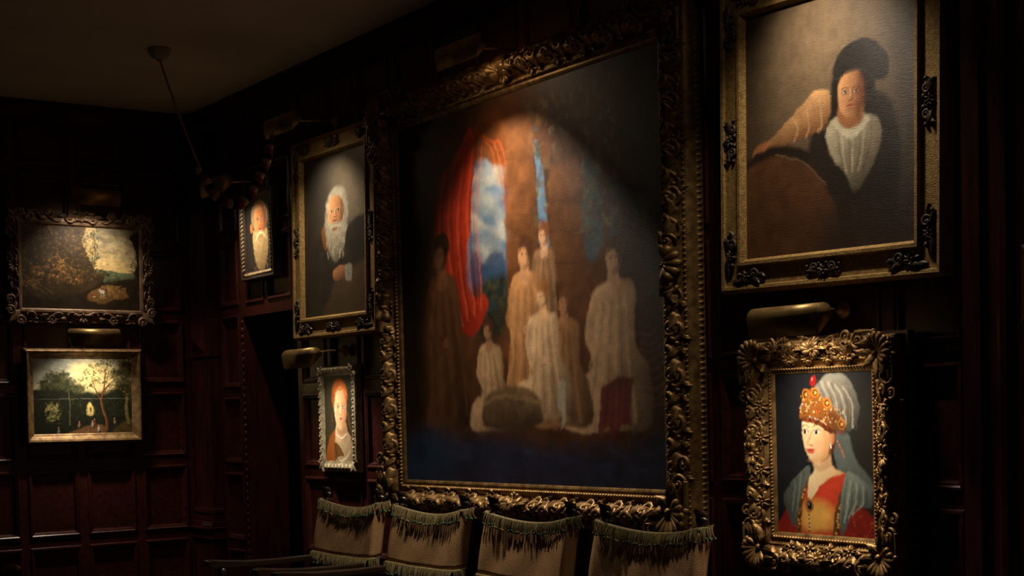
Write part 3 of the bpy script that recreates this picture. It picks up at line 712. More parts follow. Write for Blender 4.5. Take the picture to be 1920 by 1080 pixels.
def art_redhair():
    p = Paint(90, 150, .3367/.496, (54, 52, 38))
    p.ell(.85, .6, .3, .5, (38, 36, 28), .15, 0, .8, .05)
    p.poly([(.05, 1.1), (.10, .80), (.25, .66), (.40, .64), (.62, .70), (.95, .70), (1.02, .85), (1.0, 1.1)], (150, 84, 34), .015, 1, .12)
    p.poly([(.42, .62), (.72, .62), (.98, .78), (.98, 1.1), (.40, 1.1), (.36, .8)], (184, 164, 130), .012, 1, .08, col2=(112, 93, 70), gdir=(1, .2))
    p.poly([(.34, .76), (.66, .90), (.42, .93), (.36, 1.02)], (104, 70, 34), .008, 1, .1)
    p.stroke([(.46, .97), (.70, .94), (.85, .86)], .006, .010, (226, 210, 178), .010, .7); p.stroke([(.36, .78), (.45, 1.0)], .007, .006, (40, 28, 20), .005, .9)
    p.stroke([(.86, .66), (.94, .76), (1.0, .9)], .012, .012, (44, 34, 26), .008, .8)
    p.poly([(.42, .56), (.74, .55), (.76, .72), (.60, .78), (.40, .72)], (206, 178, 138), .012, 1, .04, col2=(138, 104, 72), gdir=(1, 0))
    p.stroke([(.40, .68), (.58, .715), (.76, .67)], .006, .006, (236, 226, 198), .004, .7)
    for s_ in (-1, 1):
        p.stroke([(.55 + .27*s_, .45), (.55 + .30*s_, .56), (.55 + .42*s_, .70)], .014, .008, (112, 66, 32), .006, .9)
        for k in range(9): p.ell(.55 + (.27 + .14*(k/8)**2)*s_, .46 + .026*k, .035, .006, (44, 28, 18), .003, .3*s_, .8, 0)
    p.ell(.53, .25, .27, .20, (146, 72, 30), .012, 0, 1, .25); p.ell(.50, .16, .18, .09, (162, 86, 38), .012, 0, 1, .15)
    face(p, .56, .385, .205, .235, (224, 192, 146), (148, 102, 66), (176, 58, 48), turn=.1, b=.012, brow=(128, 82, 46), lipw=.22)
    p.poly([(.72, .28), (.765, .40), (.70, .55), (.60, .62), (.66, .48)], (150, 104, 68), .03, .55, .05); p.poly([(.44, .60), (.58, .635), (.72, .58), (.70, .65), (.56, .68), (.46, .65)], (140, 98, 66), .018, .6, .05)
    p.stroke([(.36, .22), (.48, .165), (.56, .18), (.66, .165), (.76, .23)], .016, .014, (176, 100, 44), .008, .9)
    for k in range(7): p.stroke([(.34 + .06*k, .15), (.37 + .055*k, .08 + .01*abs(k-3))], .003, .003, (150, 70, 28), .004, .6, sm=False)
    return p.finish(.05)

def art_beard():
    p = Paint(80, 130, .3794/.4512, (62, 56, 52))
    p.ell(.15, .5, .3, .5, (44, 38, 34), .15, 0, .8, .05)
    p.poly([(.1, 1.1), (.15, .75), (.5, .65), (.85, .75), (.95, 1.1)], (52, 44, 38), .03, .9, .1)
    p.ell(.54, .26, .30, .21, (146, 126, 90), .02, 0, 1, .35)
    p.ell(.23, .40, .05, .06, (196, 118, 70), .01, 0, 1, .08)
    face(p, .56, .31, .215, .235, (214, 146, 88), (140, 76, 42), (150, 68, 50), brow=(120, 98, 72), eye=(48, 58, 68), turn=.05, b=.011)
    p.poly([(.72, .20), (.78, .32), (.72, .44), (.66, .40), (.70, .30)], (134, 76, 44), .03, .55, .05)
    p.poly([(.30, .44), (.44, .47), (.56, .445), (.68, .47), (.80, .44), (.82, .66), (.74, .86), (.60, 1.0), (.46, .97), (.34, .82), (.28, .62)], (198, 170, 116), .020, 1, .2, col2=(132, 104, 64), gdir=(.3, 1))
    p.dabs(150, (.30, .48, .80, .95), (.0025, .005), [(224, 200, 150), (140, 110, 68), (182, 152, 102), (116, 88, 52)], .65, PI/2, 4.5, .003)
    p.stroke([(.36, .58), (.48, .50), (.56, .475)], .010, .018, (240, 214, 160), .010, .9); p.stroke([(.76, .58), (.66, .50), (.57, .475)], .010, .018, (236, 206, 150), .010, .9)
    p.stroke([(.50, .545), (.57, .52), (.64, .545)], .008, .006, (120, 76, 48), .008, .7)
    p.dabs(70, (.26, .06, .82, .18), (.003, .006), [(206, 186, 144), (150, 130, 96), (226, 206, 164)], .6, None, 3, .004, lambda u, v: ((u-.54)/.28)**2 + ((v-.25)/.2)**2 < 1.0)
    for k in range(4): p.stroke([(.42, .16 + .022*k), (.55, .15 + .022*k), (.68, .165 + .022*k)], .002, .002, (196, 122, 72), .004, .5)
    return p.finish(.07)

def art_hill():
    p = Paint(250, 174, .7792/.5382, (46, 36, 24))
    p.poly([(.46, -.1), (1.1, -.1), (1.1, .60), (.70, .60), (.60, .50)], (124, 120, 104), .02, 1, .2, col2=(222, 190, 124), gdir=(-.1, 1))
    p.dabs(80, (.50, .0, .98, .38), (.010, .030), [(96, 94, 86), (140, 134, 112), (172, 160, 128), (80, 78, 72), (112, 108, 96)], .5, .1, 3, .016)
    p.dabs(34, (.74, .10, .87, .30), (.008, .020), [(206, 186, 146), (176, 160, 126)], .55, .5, 1.6, .010)
    p.dabs(20, (.66, .38, .96, .50), (.006, .012), [(236, 206, 140), (180, 150, 104), (150, 134, 106)], .5, 0, 6, .008)
    p.poly([(.58, .53), (.70, .51), (.85, .54), (1.1, .535), (1.1, .64), (.62, .66)], (96, 106, 76), .008, 1, .3)
    p.dabs(40, (.62, .50, .95, .60), (.004, .009), [(120, 126, 92), (64, 70, 48), (84, 88, 60)], .6, 0, 3, .003)
    # wooded, rocky bank on the left
    p.poly([(-.1, -.1), (.46, -.1), (.53, .06), (.50, .20), (.55, .34), (.60, .50), (.70, .60), (.62, .72), (.5, .86), (-.1, 1.1)], (56, 43, 25), .012, 1, .4, rough=.02)
    def clump(u, v, a, b, n, cols, sz):
        p.dabs(n, (u-a, v-b, u+a, v+b), sz, cols, .7, None, 1.6, .004, lambda x, y: ((x-u)/a)**2 + ((y-v)/b)**2 < 1)
    dark = [(40, 32, 19), (52, 42, 24), (30, 25, 16), (66, 52, 29)]
    mid = [(98, 74, 38), (78, 60, 32), (116, 86, 44), (56, 44, 26)]
    lit = [(160, 114, 60), (128, 84, 44), (182, 138, 76), (88, 58, 32)]
    for u, v, a, b, n in ((.12, .14, .16, .16, 150), (.32, .16, .16, .16, 150), (.44, .26, .10, .16, 110), (.08, .42, .12, .16, 90), (.22, .34, .12, .10, 80)): clump(u, v, a, b, n, mid + dark, (.005, .014))
    for u, v, a, b, n in ((.30, .44, .12, .10, 70), (.17, .55, .09, .08, 60), (.40, .52, .12, .09, 80), (.08, .70, .08, .07, 40), (.30, .62, .10, .07, 60), (.46, .64, .10, .06, 50)):
        clump(u, v, a, b, n, mid, (.006, .014)); clump(u, v - .01, a*.8, b*.7, int(n*.5), lit, (.004, .011))
    clump(.47, .42, .09, .10, 70, dark, (.006, .014)); clump(.55, .58, .07, .06, 40, dark + mid, (.005, .010))
    for pts in ([(.30, .34), (.33, .42), (.30, .50), (.34, .56)], [(.33, .42), (.38, .38)], [(.24, .04), (.26, .12)], [(.30, .50), (.25, .54)]): p.stroke(pts, .006, .004, (150, 108, 58), .004, .75)
    for u, v, a, b in ((.48, .04, .06, .06), (.53, .12, .035, .05), (.51, .22, .05, .05), (.54, .33, .04, .05), (.58, .45, .04, .04), (.64, .53, .05, .035), (.70, .56, .03, .02)): clump(u, v, a, b, 46, mid + dark + [(88, 78, 40)], (.004, .010))
    clump(.57, .20, .045, .20, 110, [(176, 138, 64), (136, 110, 50), (190, 158, 84), (110, 88, 42)], (.005, .011))
    # dark foreground with a lit track
    p.poly([(-.1, .80), (.15, .84), (.35, .80), (.52, .76), (.72, .63), (1.1, .62), (1.1, 1.1), (-.1, 1.1)], (42, 31, 19), .03, 1, .35, rough=.02)
    p.poly([(.54, .84), (.58, .76), (.64, .72), (.72, .68), (.80, .72), (.88, .79), (.86, .83), (.76, .85), (.68, .90), (.60, .88)], (124, 92, 49), .016, .95, .4, rough=.02)
    clump(.78, .73, .10, .05, 60, [(172, 134, 78), (140, 104, 58), (96, 70, 40)], (.005, .012)); clump(.66, .84, .12, .05, 50, [(140, 104, 56), (92, 66, 36), (64, 46, 27)], (.004, .010))
    p.poly([(.91, .10), (.935, .2), (.96, .4), (.95, .56), (1.1, .62), (1.1, .03)], (30, 24, 16), .008, 1, .3, rough=.02)
    for v in np.linspace(.04, .58, 9): clump(.955 - .02*math.sin(v*17), v, .035, .045, 26, dark + [(58, 47, 28)], (.004, .010))
    for pts in ([(.605, .48), (.61, .3), (.60, .06)], [(.585, .47), (.59, .3)]): p.stroke(pts, .005, .003, (58, 46, 27), .003, .95)
    for pts in ([(.0, .58), (.12, .66), (.26, .80)], [(.02, .66), (.14, .74), (.25, .86)], [(.12, .66), (.18, .64)], [(.05, .62), (.10, .72)]): p.stroke(pts, .004, .002, (128, 98, 52), .003, .85)
    for v in np.linspace(.05, .42, 9): clump(.607 + .01*math.sin(v*40), v, .022 + .016*abs(math.sin(v*31)), .026, 15, [(48, 56, 30), (36, 44, 24), (66, 70, 38)], (.005, .010))
    # riders and resting people
    for u, v, a, b, c in ((.665, .765, .022, .022, (214, 206, 188)), (.645, .745, .008, .020, (206, 198, 178)), (.655, .80, .004, .030, (196, 186, 164)), (.675, .80, .004, .030, (190, 180, 158)), (.665, .725, .009, .022, (150, 52, 40)), (.665, .70, .006, .010, (176, 120, 84)),
                          (.695, .775, .018, .020, (112, 80, 50)), (.70, .745, .008, .018, (70, 50, 60)), (.58, .80, .010, .022, (156, 60, 42)), (.58, .775, .005, .009, (180, 124, 88)), (.60, .825, .014, .010, (200, 180, 150)), (.61, .83, .010, .008, (90, 70, 80)), (.80, .80, .010, .016, (136, 92, 56)), (.84, .815, .012, .012, (100, 66, 40)), (.73, .80, .008, .018, (140, 100, 64))):
        p.ell(u, v, a*.85, b, c, .004, 0, .95, .1)
    return p.finish(.20, .9)

def art_wood():
    p = Paint(240, 180, .6551/.4923, (28, 30, 19))
    p.poly([(-.1, -.1), (1.1, -.1), (1.1, .2), (.75, .4), (.45, .46), (.2, .36), (-.1, .42)], (122, 136, 140), .03, 1, .15, col2=(218, 204, 156), gdir=(.4, 1))
    p.dabs(46, (0, .0, .62, .16), (.008, .018), [(92, 102, 110), (168, 170, 160), (140, 146, 144)], .5, .05, 4, .012)
    p.poly([(.40, .12), (.60, .08), (.80, .16), (.84, .32), (.66, .44), (.48, .40)], (226, 204, 138), .08, .9, .12)
    def mass(u, v, a, b, n, cols, sz=(.006, .013)):
        p.ell(u, v, a*.8, b*.8, cols[0], .03, 0, .9, .4, .03)
        p.dabs(n, (u-a*1.15, v-b*1.15, u+a*1.15, v+b*1.15), sz, cols, .8, None, 1.5, .004, lambda x, y: ((x-u)/a)**2 + ((y-v)/b)**2 < random.uniform(.6, 1.3))
    g1 = [(46, 52, 28), (34, 41, 23), (68, 72, 38), (28, 33, 20), (84, 86, 46)]
    for u, v, a, b, n in ((.20, .26, .09, .08, 70), (.30, .25, .08, .08, 70), (.14, .36, .08, .08, 60), (.27, .36, .13, .10, 110), (.36, .36, .08, .10, 70), (.43, .42, .11, .09, 80), (.08, .56, .12, .14, 90)): mass(u, v, a, b, n, g1)
    p.poly([(-.1, .5), (.3, .42), (.45, .47), (.55, .44), (.7, .48), (.8, .44), (1.1, .3), (1.1, 1.1), (-.1, 1.1)], (28, 31, 20), .03, .95, .3, rough=.02)
    p.dabs(420, (0, .42, 1, .82), (.004, .011), [(44, 50, 28), (24, 28, 17), (60, 62, 33), (20, 22, 14), (36, 41, 24)], .6, None, 1.5, .004)
    # light breaking through
    p.dabs(70, (.12, .56, .28, .82), (.008, .018), [(176, 164, 104), (150, 142, 88), (120, 116, 68)], .7, None, 1.4, .008, lambda x, y: ((x-.20)/.07)**2 + ((y-.70)/.12)**2 < 1)
    p.dabs(90, (.11, .56, .29, .84), (.004, .009), [(66, 68, 36), (96, 96, 52), (40, 44, 26)], .75, None, 1.6, .004)
    p.poly([(.53, .72), (.535, .62), (.56, .57), (.585, .62), (.60, .70), (.575, .74)], (220, 194, 118), .014, .95, .2, rough=.015)
    for k in range(10): p.stroke([(.515 + .018*k, .74), (.518 + .018*k, .62 + .03*(k % 3))], .003, .002, (40, 38, 23), .003, .8, sm=False)
    p.ell(.565, .67, .008, .030, (74, 58, 34), .004, 0, .9, .1)
    p.poly([(.30, 1.05), (.36, .96), (.46, .91), (.60, .86), (.70, .90), (.68, 1.05)], (112, 80, 50), .02, .95, .25, rough=.02)
    p.poly([(.74, 1.05), (.78, .94), (.86, .86), (.95, .80), (1.1, .80), (1.1, 1.05)], (78, 62, 33), .02, .9, .3, rough=.02)
    # big tree right of the middle
    for pts, w0, w1 in (([(.715, .99), (.72, .80), (.67, .58), (.70, .40), (.72, .16)], .020, .007), ([(.68, .60), (.62, .42), (.58, .25)], .009, .004), ([(.70, .42), (.80, .30), (.90, .24)], .008, .003), ([(.69, .46), (.76, .36), (.86, .40)], .006, .003), ([(.62, .42), (.54, .30)], .005, .003)):
        p.stroke(pts, w0, w1, (96, 56, 32), .004, 1, .25)
    p.stroke([(.707, .97), (.712, .80), (.664, .58), (.694, .42)], .006, .002, (146, 92, 52), .004, .7)
    g2 = [(52, 50, 27), (76, 70, 37), (38, 37, 21), (98, 88, 46), (120, 106, 56)]
    for u, v, a, b, n in ((.93, .16, .10, .14, 110), (.90, .34, .10, .12, 100), (.97, .45, .08, .14, 70), (.82, .20, .07, .07, 50)): mass(u, v, a, b, n, g2)
    for u, v, a, b, n in ((.56, .20, .07, .05, 46), (.50, .28, .05, .04, 30), (.60, .10, .06, .04, 34), (.68, .14, .06, .07, 50), (.74, .07, .07, .05, 46), (.63, .30, .05, .05, 34), (.76, .24, .05, .05, 34), (.55, .36, .05, .03, 24), (.80, .36, .06, .05, 36), (.72, .32, .04, .03, 20)):
        p.dabs(n, (u-a, v-b, u+a, v+b), (.005, .010), [(104, 92, 47), (76, 72, 38), (128, 114, 60), (56, 55, 30)], .85, None, 1.6, .003, lambda x, y: ((x-u)/a)**2 + ((y-v)/b)**2 < 1)
    p.stroke([(.36, .86), (.365, .62), (.35, .40)], .009, .004, (92, 86, 56), .004, .9)
    p.stroke([(.94, .84), (.92, .66), (.93, .52)], .022, .016, (112, 95, 54), .008, .9)
    for u, v, c in ((.45, .87, (128, 102, 64)), (.64, .92, (184, 176, 154)), (.58, .86, (160, 152, 134)), (.60, .84, (116, 50, 38)), (.80, .83, (126, 100, 74)), (.25, .94, (112, 112, 104))):
        p.ell(u, v, .012, .030, c, .006, 0, .95, .2); p.ell(u, v - .042, .006, .011, (176, 132, 96), .004, 0, .95, 0); p.ell(u + .01, v + .03, .012, .02, (40, 32, 22), .006, 0, .6, 0)
    p.stroke([(0, .53), (1, .53)], .0022, .0022, (140, 140, 126), .003, .5, sm=False)   # join between the two boards
    return p.finish(.18, .8)

# ------------------------------------------------------------------ carving primitives; coordinates (u along, v outward, w out)
class Carve:
    def __init__(s, mb, o, eu, ev, prof=None):
        s.mb = mb; s.o = np.array(o, float); s.B = np.array([[*eu, 0], [*ev, 0], [0, 0, 1]], float)
        s.prof = prof
        s.mir = (eu[0]*ev[1] - eu[1]*ev[0]) < 0
    def put(s, v, f, base=True):
        v = np.asarray(v, float).reshape(-1, 3).copy()
        if s.prof is not None and base:
            v[:, 2] += np.interp(v[:, 1], s.prof[0], s.prof[1])
        if s.mir: f = [q[::-1] for q in f]
        s.mb.add(s.o + v @ s.B, f)
    def tube(s, path, rad, seg=6, flat=1.0):
        t = MB(); t.tube(path, rad, seg, True, flat); s.put(np.concatenate(t.v), t.f)
    def ell(s, c, r, seg=8, rings=4, rot=0.0, half=False):
        t = MB(); t.ell(c, r, seg, rings, rot, half); s.put(np.concatenate(t.v), t.f)
    def spiral(s, c, r, turns=1.4, a0=0.0, sgn=1, tube=0.008, h=0.006, n=22):
        P = []; R = []
        for i in range(n):
            t = i / (n - 1)
            rad = r * (1 - t) ** 0.85 + 0.12*r
            a = a0 + sgn * 2 * PI * turns * t
            P.append((c[0] + rad*math.cos(a), c[1] + rad*math.sin(a), h + 0.4*tube*t))
            R.append(tube * (0.45 + 1.0*math.sin(PI*min(1, 0.15 + t*0.8)) * (1 - 0.45*t)))
        s.tube(P, R, 6)
        s.ell((c[0], c[1], h + 0.5*tube), (tube*1.15, tube*1.15, tube*1.1), 7, 4)
    def scurve(s, pts, r0, r1, h=0.006, n=16, seg=6):
        Q = np.array([pts[0], *pts, pts[-1]], float); out = []
        for i in range(1, len(Q) - 2):
            for t in np.arange(n) / n:
                a, b, c, d = Q[i-1], Q[i], Q[i+1], Q[i+2]
                out.append(0.5*((2*b) + (-a+c)*t + (2*a-5*b+4*c-d)*t*t + (-a+3*b-3*c+d)*t**3))
        out.append(Q[-1]); out = np.array(out)
        s.tube(np.c_[out, np.full(len(out), h)], np.linspace(r0, r1, len(out)), seg)
    def leaf(s, c, ang, L, wd, h=0.012, curl=0.5, nu=9, nv=7, lobes=3.0, bend=0.0, w0=0.0):
        P = np.zeros((nu, nv, 3))
        for i in range(nu):
            q = i / (nu - 1)
            hw = wd * (math.sin(PI * min(1, 0.08 + 0.92*q**0.75)) ** 0.7) * (1 + 0.28*math.cos(q*lobes*2*PI + 0.4)) if q < 1 else 0.0
            a = ang + bend*q
            cx, cy = c[0] + L*q*math.cos(ang + bend*q*.5), c[1] + L*q*math.sin(ang + bend*q*.5)
            for j in range(nv):
                t = 2*j/(nv-1) - 1
                ridge = (1 - abs(t))
                w = w0 + h*(0.15 + 0.85*math.sin(PI*min(1, q*0.75 + .1))) * (0.35 + 0.65*(1 - t*t)) + curl*h*q**3 + 0.22*h*math.cos(t*3*PI)*math.sin(PI*q)
                if abs(t) == 1: w = w0 - 0.004
                P[i, j] = (cx - t*hw*math.sin(a), cy + t*hw*math.cos(a), w)
        t = MB(); t.grid(P, flip=True); s.put(np.concatenate(t.v), t.f)
    def shell(s, c, ang, R, n=9, spread=2.4, h=0.02):
        """scallop: ribs that widen outwards and curl up at the rim"""
        for k in range(n):
            a = ang + spread*(k/(n-1) - 0.5)
            r = R*(1 - 0.20*abs(2*k/(n-1) - 1)**2)
            P = []; W2 = []
            for i in range(6):
                q = i/5
                P.append((c[0] + r*q*math.cos(a), c[1] + r*q*math.sin(a), h*(.25 + .55*math.sin(PI*q*.6) + .25*q*q)))
                W2.append(R*(.035 + spread/n*.50*q**.9)*(1 if i < 5 else .55))
            s.tube(P, W2, 6, .8)
        s.ell((c[0], c[1], h*0.5), (R*.17, R*.17, h*.5), 8, 4)
    def flower(s, c, R, n=8, h=0.018, a0=0.0):
        for k in range(n): s.leaf(c, a0 + 2*PI*k/n, R, R*0.30, h, 0.5, 7, 5, 1.5)
        s.ell((c[0], c[1], h*.7), (R*.22, R*.22, h*.7), 8, 4)

SIDES = ('bottom', 'right', 'top', 'left')
def side_axes(side, W_, H_):
    return {'bottom': ((0, -H_/2), (1, 0), (0, -1), W_), 'top': ((0, H_/2), (-1, 0), (0, 1), W_),
            'right': ((W_/2, 0), (0, 1), (1, 0), H_), 'left': ((-W_/2, 0), (0, -1), (-1, 0), H_)}[side]
def carve_on(mb, side, W_, H_, prof):
    o, eu, ev, L = side_axes(side, W_, H_)
    return Carve(mb, (o[0], o[1], 0), eu, ev, prof), L
def corner_carve(mb, k, W_, H_, prof):
    """u runs diagonally outwards from the sight corner; w from profile along v ~ u/sqrt2"""
    sx, sy = [(-1, -1), (1, -1), (1, 1), (-1, 1)][k]
    d = math.sqrt(.5)
    c = Carve(mb, (sx*W_/2, sy*H_/2, 0), (sx*d, sy*d), (-sy*d, sx*d), None)
    return c, prof

RAILS = {}
def frame_rails(root, W_, H_, prof, back, m, name='frame_rail'):
    """four mitred rails from a profile [(v, w)...]; RAILS keeps them so that carving hangs under its own rail"""
    pv = [p[0] for p in prof]; pw = [p[1] for p in prof]
    full = [(pv[0], -back)] + list(prof) + [(pv[-1], -back)]
    n = len(full)
    for side in SIDES:
        mb = MB()
        P = []
        for end in (-1, 1):
            row = []
            for v, w in full:
                o, eu, ev, L = side_axes(side, W_, H_)
                a = end*(L/2 + v)
                row.append((o[0] + eu[0]*a + ev[0]*v, o[1] + eu[1]*a + ev[1]*v, w))
            P.append(row)
        mb.grid(np.array(P), wrap=True)
        mb.f.append(tuple(range(n))[::-1]); mb.f.append(tuple(range(n, 2*n)))
        o = fix_normals(mb.build(name, m, root)); smooth_angle(o, 35); RAILS[side] = o

def bead_row(root, name, W_, H_, prof, v, step, r, m, rot=0.0, sides=SIDES, h=0.0):
    for side in sides:
        mb = MB(); c, L = carve_on(mb, side, W_, H_, prof)
        n = max(3, int((L + 2*v) / step))
        for i in range(n):
            u = -(L/2 + v) + (L + 2*v)*(i + .5)/n
            c.ell((u, v, h), r, 6, 4, rot)
        o = mb.build(name, m, RAILS[side]); o['kind'] = 'stuff'

def canvas(root, W_, H_, C, m, over=0.008):
    ny, nx = C.shape[:2]
    xs = np.linspace(-W_/2 - over, W_/2 + over, nx); ys = np.linspace(H_/2 + over, -H_/2 - over, ny)
    X, Y = np.meshgrid(xs, ys)
    co = np.stack([X, Y, np.zeros_like(X)], -1).reshape(-1, 3)
    idx = np.arange(nx*ny).reshape(ny, nx)
    q = np.stack([idx[1:, :-1], idx[1:, 1:], idx[:-1, 1:], idx[:-1, :-1]], -1).reshape(-1, 4)
    me = bpy.data.meshes.new('canvas')
    me.vertices.add(len(co)); me.vertices.foreach_set('co', co.ravel())
    me.loops.add(q.size); me.loops.foreach_set('vertex_index', q.ravel())
    me.polygons.add(len(q)); me.polygons.foreach_set('loop_start', np.arange(0, q.size, 4))
    me.update(calc_edges=True)
    at = me.color_attributes.new('paint', 'FLOAT_COLOR', 'POINT')
    rgba = np.ones((nx*ny, 4)); rgba[:, :3] = C.reshape(-1, 3)
    at.data.foreach_set('color', rgba.ravel())
    me.materials.append(MT[m])
    me.polygons.foreach_set('use_smooth', np.ones(len(q), bool))
    o = bpy.data.objects.new('canvas', me); COL.objects.link(o); o.parent = root
    return o

def hang(name, wall, a, z, W_, H_, lean, yaw, roll, off, label, cat='painting', group=None):
    lean, yaw, roll = [math.radians(x) for x in (lean, yaw, roll)]
    if wall == 'R': n = Vector((-1, 0, 0)); rt = Vector((0, -1, 0))
    else: n = Vector((0, -1, 0)); rt = Vector((1, 0, 0))
    up = Vector((0, 0, 1))
    rt2 = rt*math.cos(yaw) + n*math.sin(yaw); n2 = n*math.cos(yaw) - rt*math.sin(yaw)
    up2 = up*math.cos(lean) + n2*math.sin(lean); n3 = n2*math.cos(lean) - up*math.sin(lean)
    rt3 = rt2*math.cos(roll) + up2*math.sin(roll); up3 = up2*math.cos(roll) - rt2*math.sin(roll)
    o = off + max(0, H_/2*math.sin(lean)) + abs(W_/2*math.sin(yaw))
    mw = Matrix((rt3, up3, n3)).transposed().to_4x4()
    mw.translation = Vector((-o, a, z)) if wall == 'R' else Vector((a, YE - o, z))
    root = empty(name, mw)
    tag(root, label, cat, group)
    return root

def backing(root, W_, H_, depth):
    mb = MB(); mb.box((-W_/2 - .01, -H_/2 - .01, -depth), (W_/2 + .01, H_/2 + .01, -0.004)); mb.build('stretcher', 'stretcher', root, False)

def interp_prof(prof): return (np.array([p[0] for p in prof]), np.array([p[1] for p in prof]))

# ------------------------------------------------------------------ 1. the big picture
W_, H_ = 2.0917, 1.8161
root = hang('painting', 'R', 5.5756, 2.1562, W_, H_, -0.1, 0.34, 0.26, 0.07,
            'huge painting of ruins, red cloth and pale figures in a wide carved gilt frame')
canvas(root, W_, H_, art_big(), 'oil'); backing(root, W_, H_, .055)
PR = [(-0.006, 0.002), (0.004, 0.010), (0.012, 0.012), (0.018, 0.010), (0.030, 0.020), (0.036, 0.016), (0.050, 0.012), (0.062, 0.022), (0.074, 0.046),
      (0.090, 0.062), (0.106, 0.064), (0.120, 0.054), (0.132, 0.038), (0.150, 0.028), (0.160, 0.022), (0.172, 0.010), (0.178, -0.010)]
frame_rails(root, W_, H_, PR, .06, 'gilt')
pf = interp_prof(PR)
bead_row(root, 'bead_molding', W_, H_, pf, .026, .019, (.0085, .0070, .0085), 'gilt', .5)
bead_row(root, 'rope_edge', W_, H_, pf, .176, .024, (.012, .0070, .014), 'gilt', .6, h=-.034)
bead_row(root, 'outer_bead', W_, H_, pf, .158, .022, (.0085, .0055, .006), 'gilt', .6)
def rich_side(mb, side, W_, H_, pf, vc, s, unit, sg, gap=None):
    """scrolling foliage along half of one rail"""
    c, L = carve_on(mb, side, W_, H_, pf)
    k_ = s/.1
    a0 = gap if gap is not None else .11*k_
    half = L/2 - .04*k_
    n = max(2, int(round((half - a0) / unit)))
    d = 0 if sg > 0 else PI
    for k in range(n):
        u = sg*(a0 + (half - a0)*(k + .5)/n)
        up = 1 if k % 2 else -1
        c.spiral((u, vc + up*.010*k_), .034*k_, 1.45, d, sg*up, .0080*k_, .005)
        c.scurve([(u - sg*.060*k_, vc - up*.034*k_), (u - sg*.020*k_, vc - up*.040*k_), (u + sg*.036*k_, vc + up*.020*k_)], .005*k_, .0085*k_, .004, 6)
        c.leaf((u + sg*.022*k_, vc - up*.012*k_), d - sg*up*.5, .056*k_, .017*k_, .015*k_, .9, bend=sg*up*.9)
        c.leaf((u - sg*.030*k_, vc + up*.010*k_), d + sg*up*.8, .044*k_, .015*k_, .013*k_, .9, bend=-sg*up*.8)
        c.leaf((u - sg*.020*k_, vc - up*.026*k_), d - sg*up*1.3, .034*k_, .012*k_, .011*k_, .9, bend=sg*up*.9)
        c.leaf((u + sg*.010*k_, vc + up*.034*k_), d + sg*up*.4, .040*k_, .012*k_, .011*k_, .9, bend=sg*up*1.1)
        c.ell((u + sg*.046*k_, vc + up*.026*k_, .004), (.008*k_, .007*k_, .007*k_), 7, 4)
def rich_center(mb, side, W_, H_, pf, vc, R, h):
    c, L = carve_on(mb, side, W_, H_, pf)
    c.shell((0, vc - R*.25), PI/2, R*.95, 9, 3.6, h)
    c.shell((0, vc - R*.15), -PI/2, R*.62, 5, 2.0, h*.8)
    for sg in (-1, 1):
        c.spiral((sg*R*.95, vc + R*.05), R*.33, 1.5, PI/2, -sg, R*.07, h*.5)
        c.leaf((sg*R*.25, vc - R*.25), PI/2 - sg*1.30, R*1.15, R*.20, h, .8, bend=-sg*.5)
        c.leaf((sg*R*1.0, vc + R*.1), PI/2 - sg*1.5, R*.75, R*.17, h*.8, .8, bend=sg*.6)
        c.leaf((sg*R*1.0, vc - R*.2), PI/2 - sg*1.9, R*.60, R*.15, h*.8, .8, bend=-sg*.6)
def rich_corner(mb, k, W_, H_, R, dist, h, wbase):
    """scallop facing outwards, leaves falling to the sight corner, C-scrolls on both arms"""
    c, _ = corner_carve(mb, k, W_, H_, None)
    c.o = c.o + np.array((0, 0, wbase))
    c.shell((dist - R*.35, 0), 0.0, R, 9, 2.7, h)
    c.leaf((dist - R*.30, 0), PI, R*.85, R*.22, h*.8, .7)
    for sg in (-1, 1):
        c.leaf((dist - R*.30, sg*R*.08), sg*PI*.80, R*1.05, R*.20, h*.8, .8, bend=-sg*.5)
        c.leaf((dist - R*.15, sg*R*.25), sg*PI*.62, R*1.00, R*.20, h*.9, .8, bend=sg*.6)
        c.spiral((dist - R*.62, sg*R*1.08), R*.33, 1.5, sg*PI*.3, sg, R*.085, h*.45)
        c.scurve([(dist + R*.25, sg*R*.75), (dist - R*.02, sg*R*1.05), (dist - R*.45, sg*R*1.45)], R*.07, R*.10, h*.5, 7)
        c.ell((dist + R*.28, sg*R*.72, h*.5), (R*.13, R*.13, h*.45), 8, 4)
        c.spiral((dist - R*.95, sg*R*1.75), R*.26, 1.4, sg*PI*1.2, -sg, R*.07, h*.3)
for side in SIDES:
    for sg in (-1, 1): mb = MB(); rich_side(mb, side, W_, H_, pf, .100, .112, .098, sg); mb.build('scroll_carving', 'gilt', RAILS[side])
    mb = MB(); rich_center(mb, side, W_, H_, pf, .100, .092, .030); mb.build('center_ornament', 'gilt', RAILS[side])
for k in range(4):
    mb = MB(); rich_corner(mb, k, W_, H_, .115, .150, .034, .050); mb.build('corner_ornament', 'gilt', root)

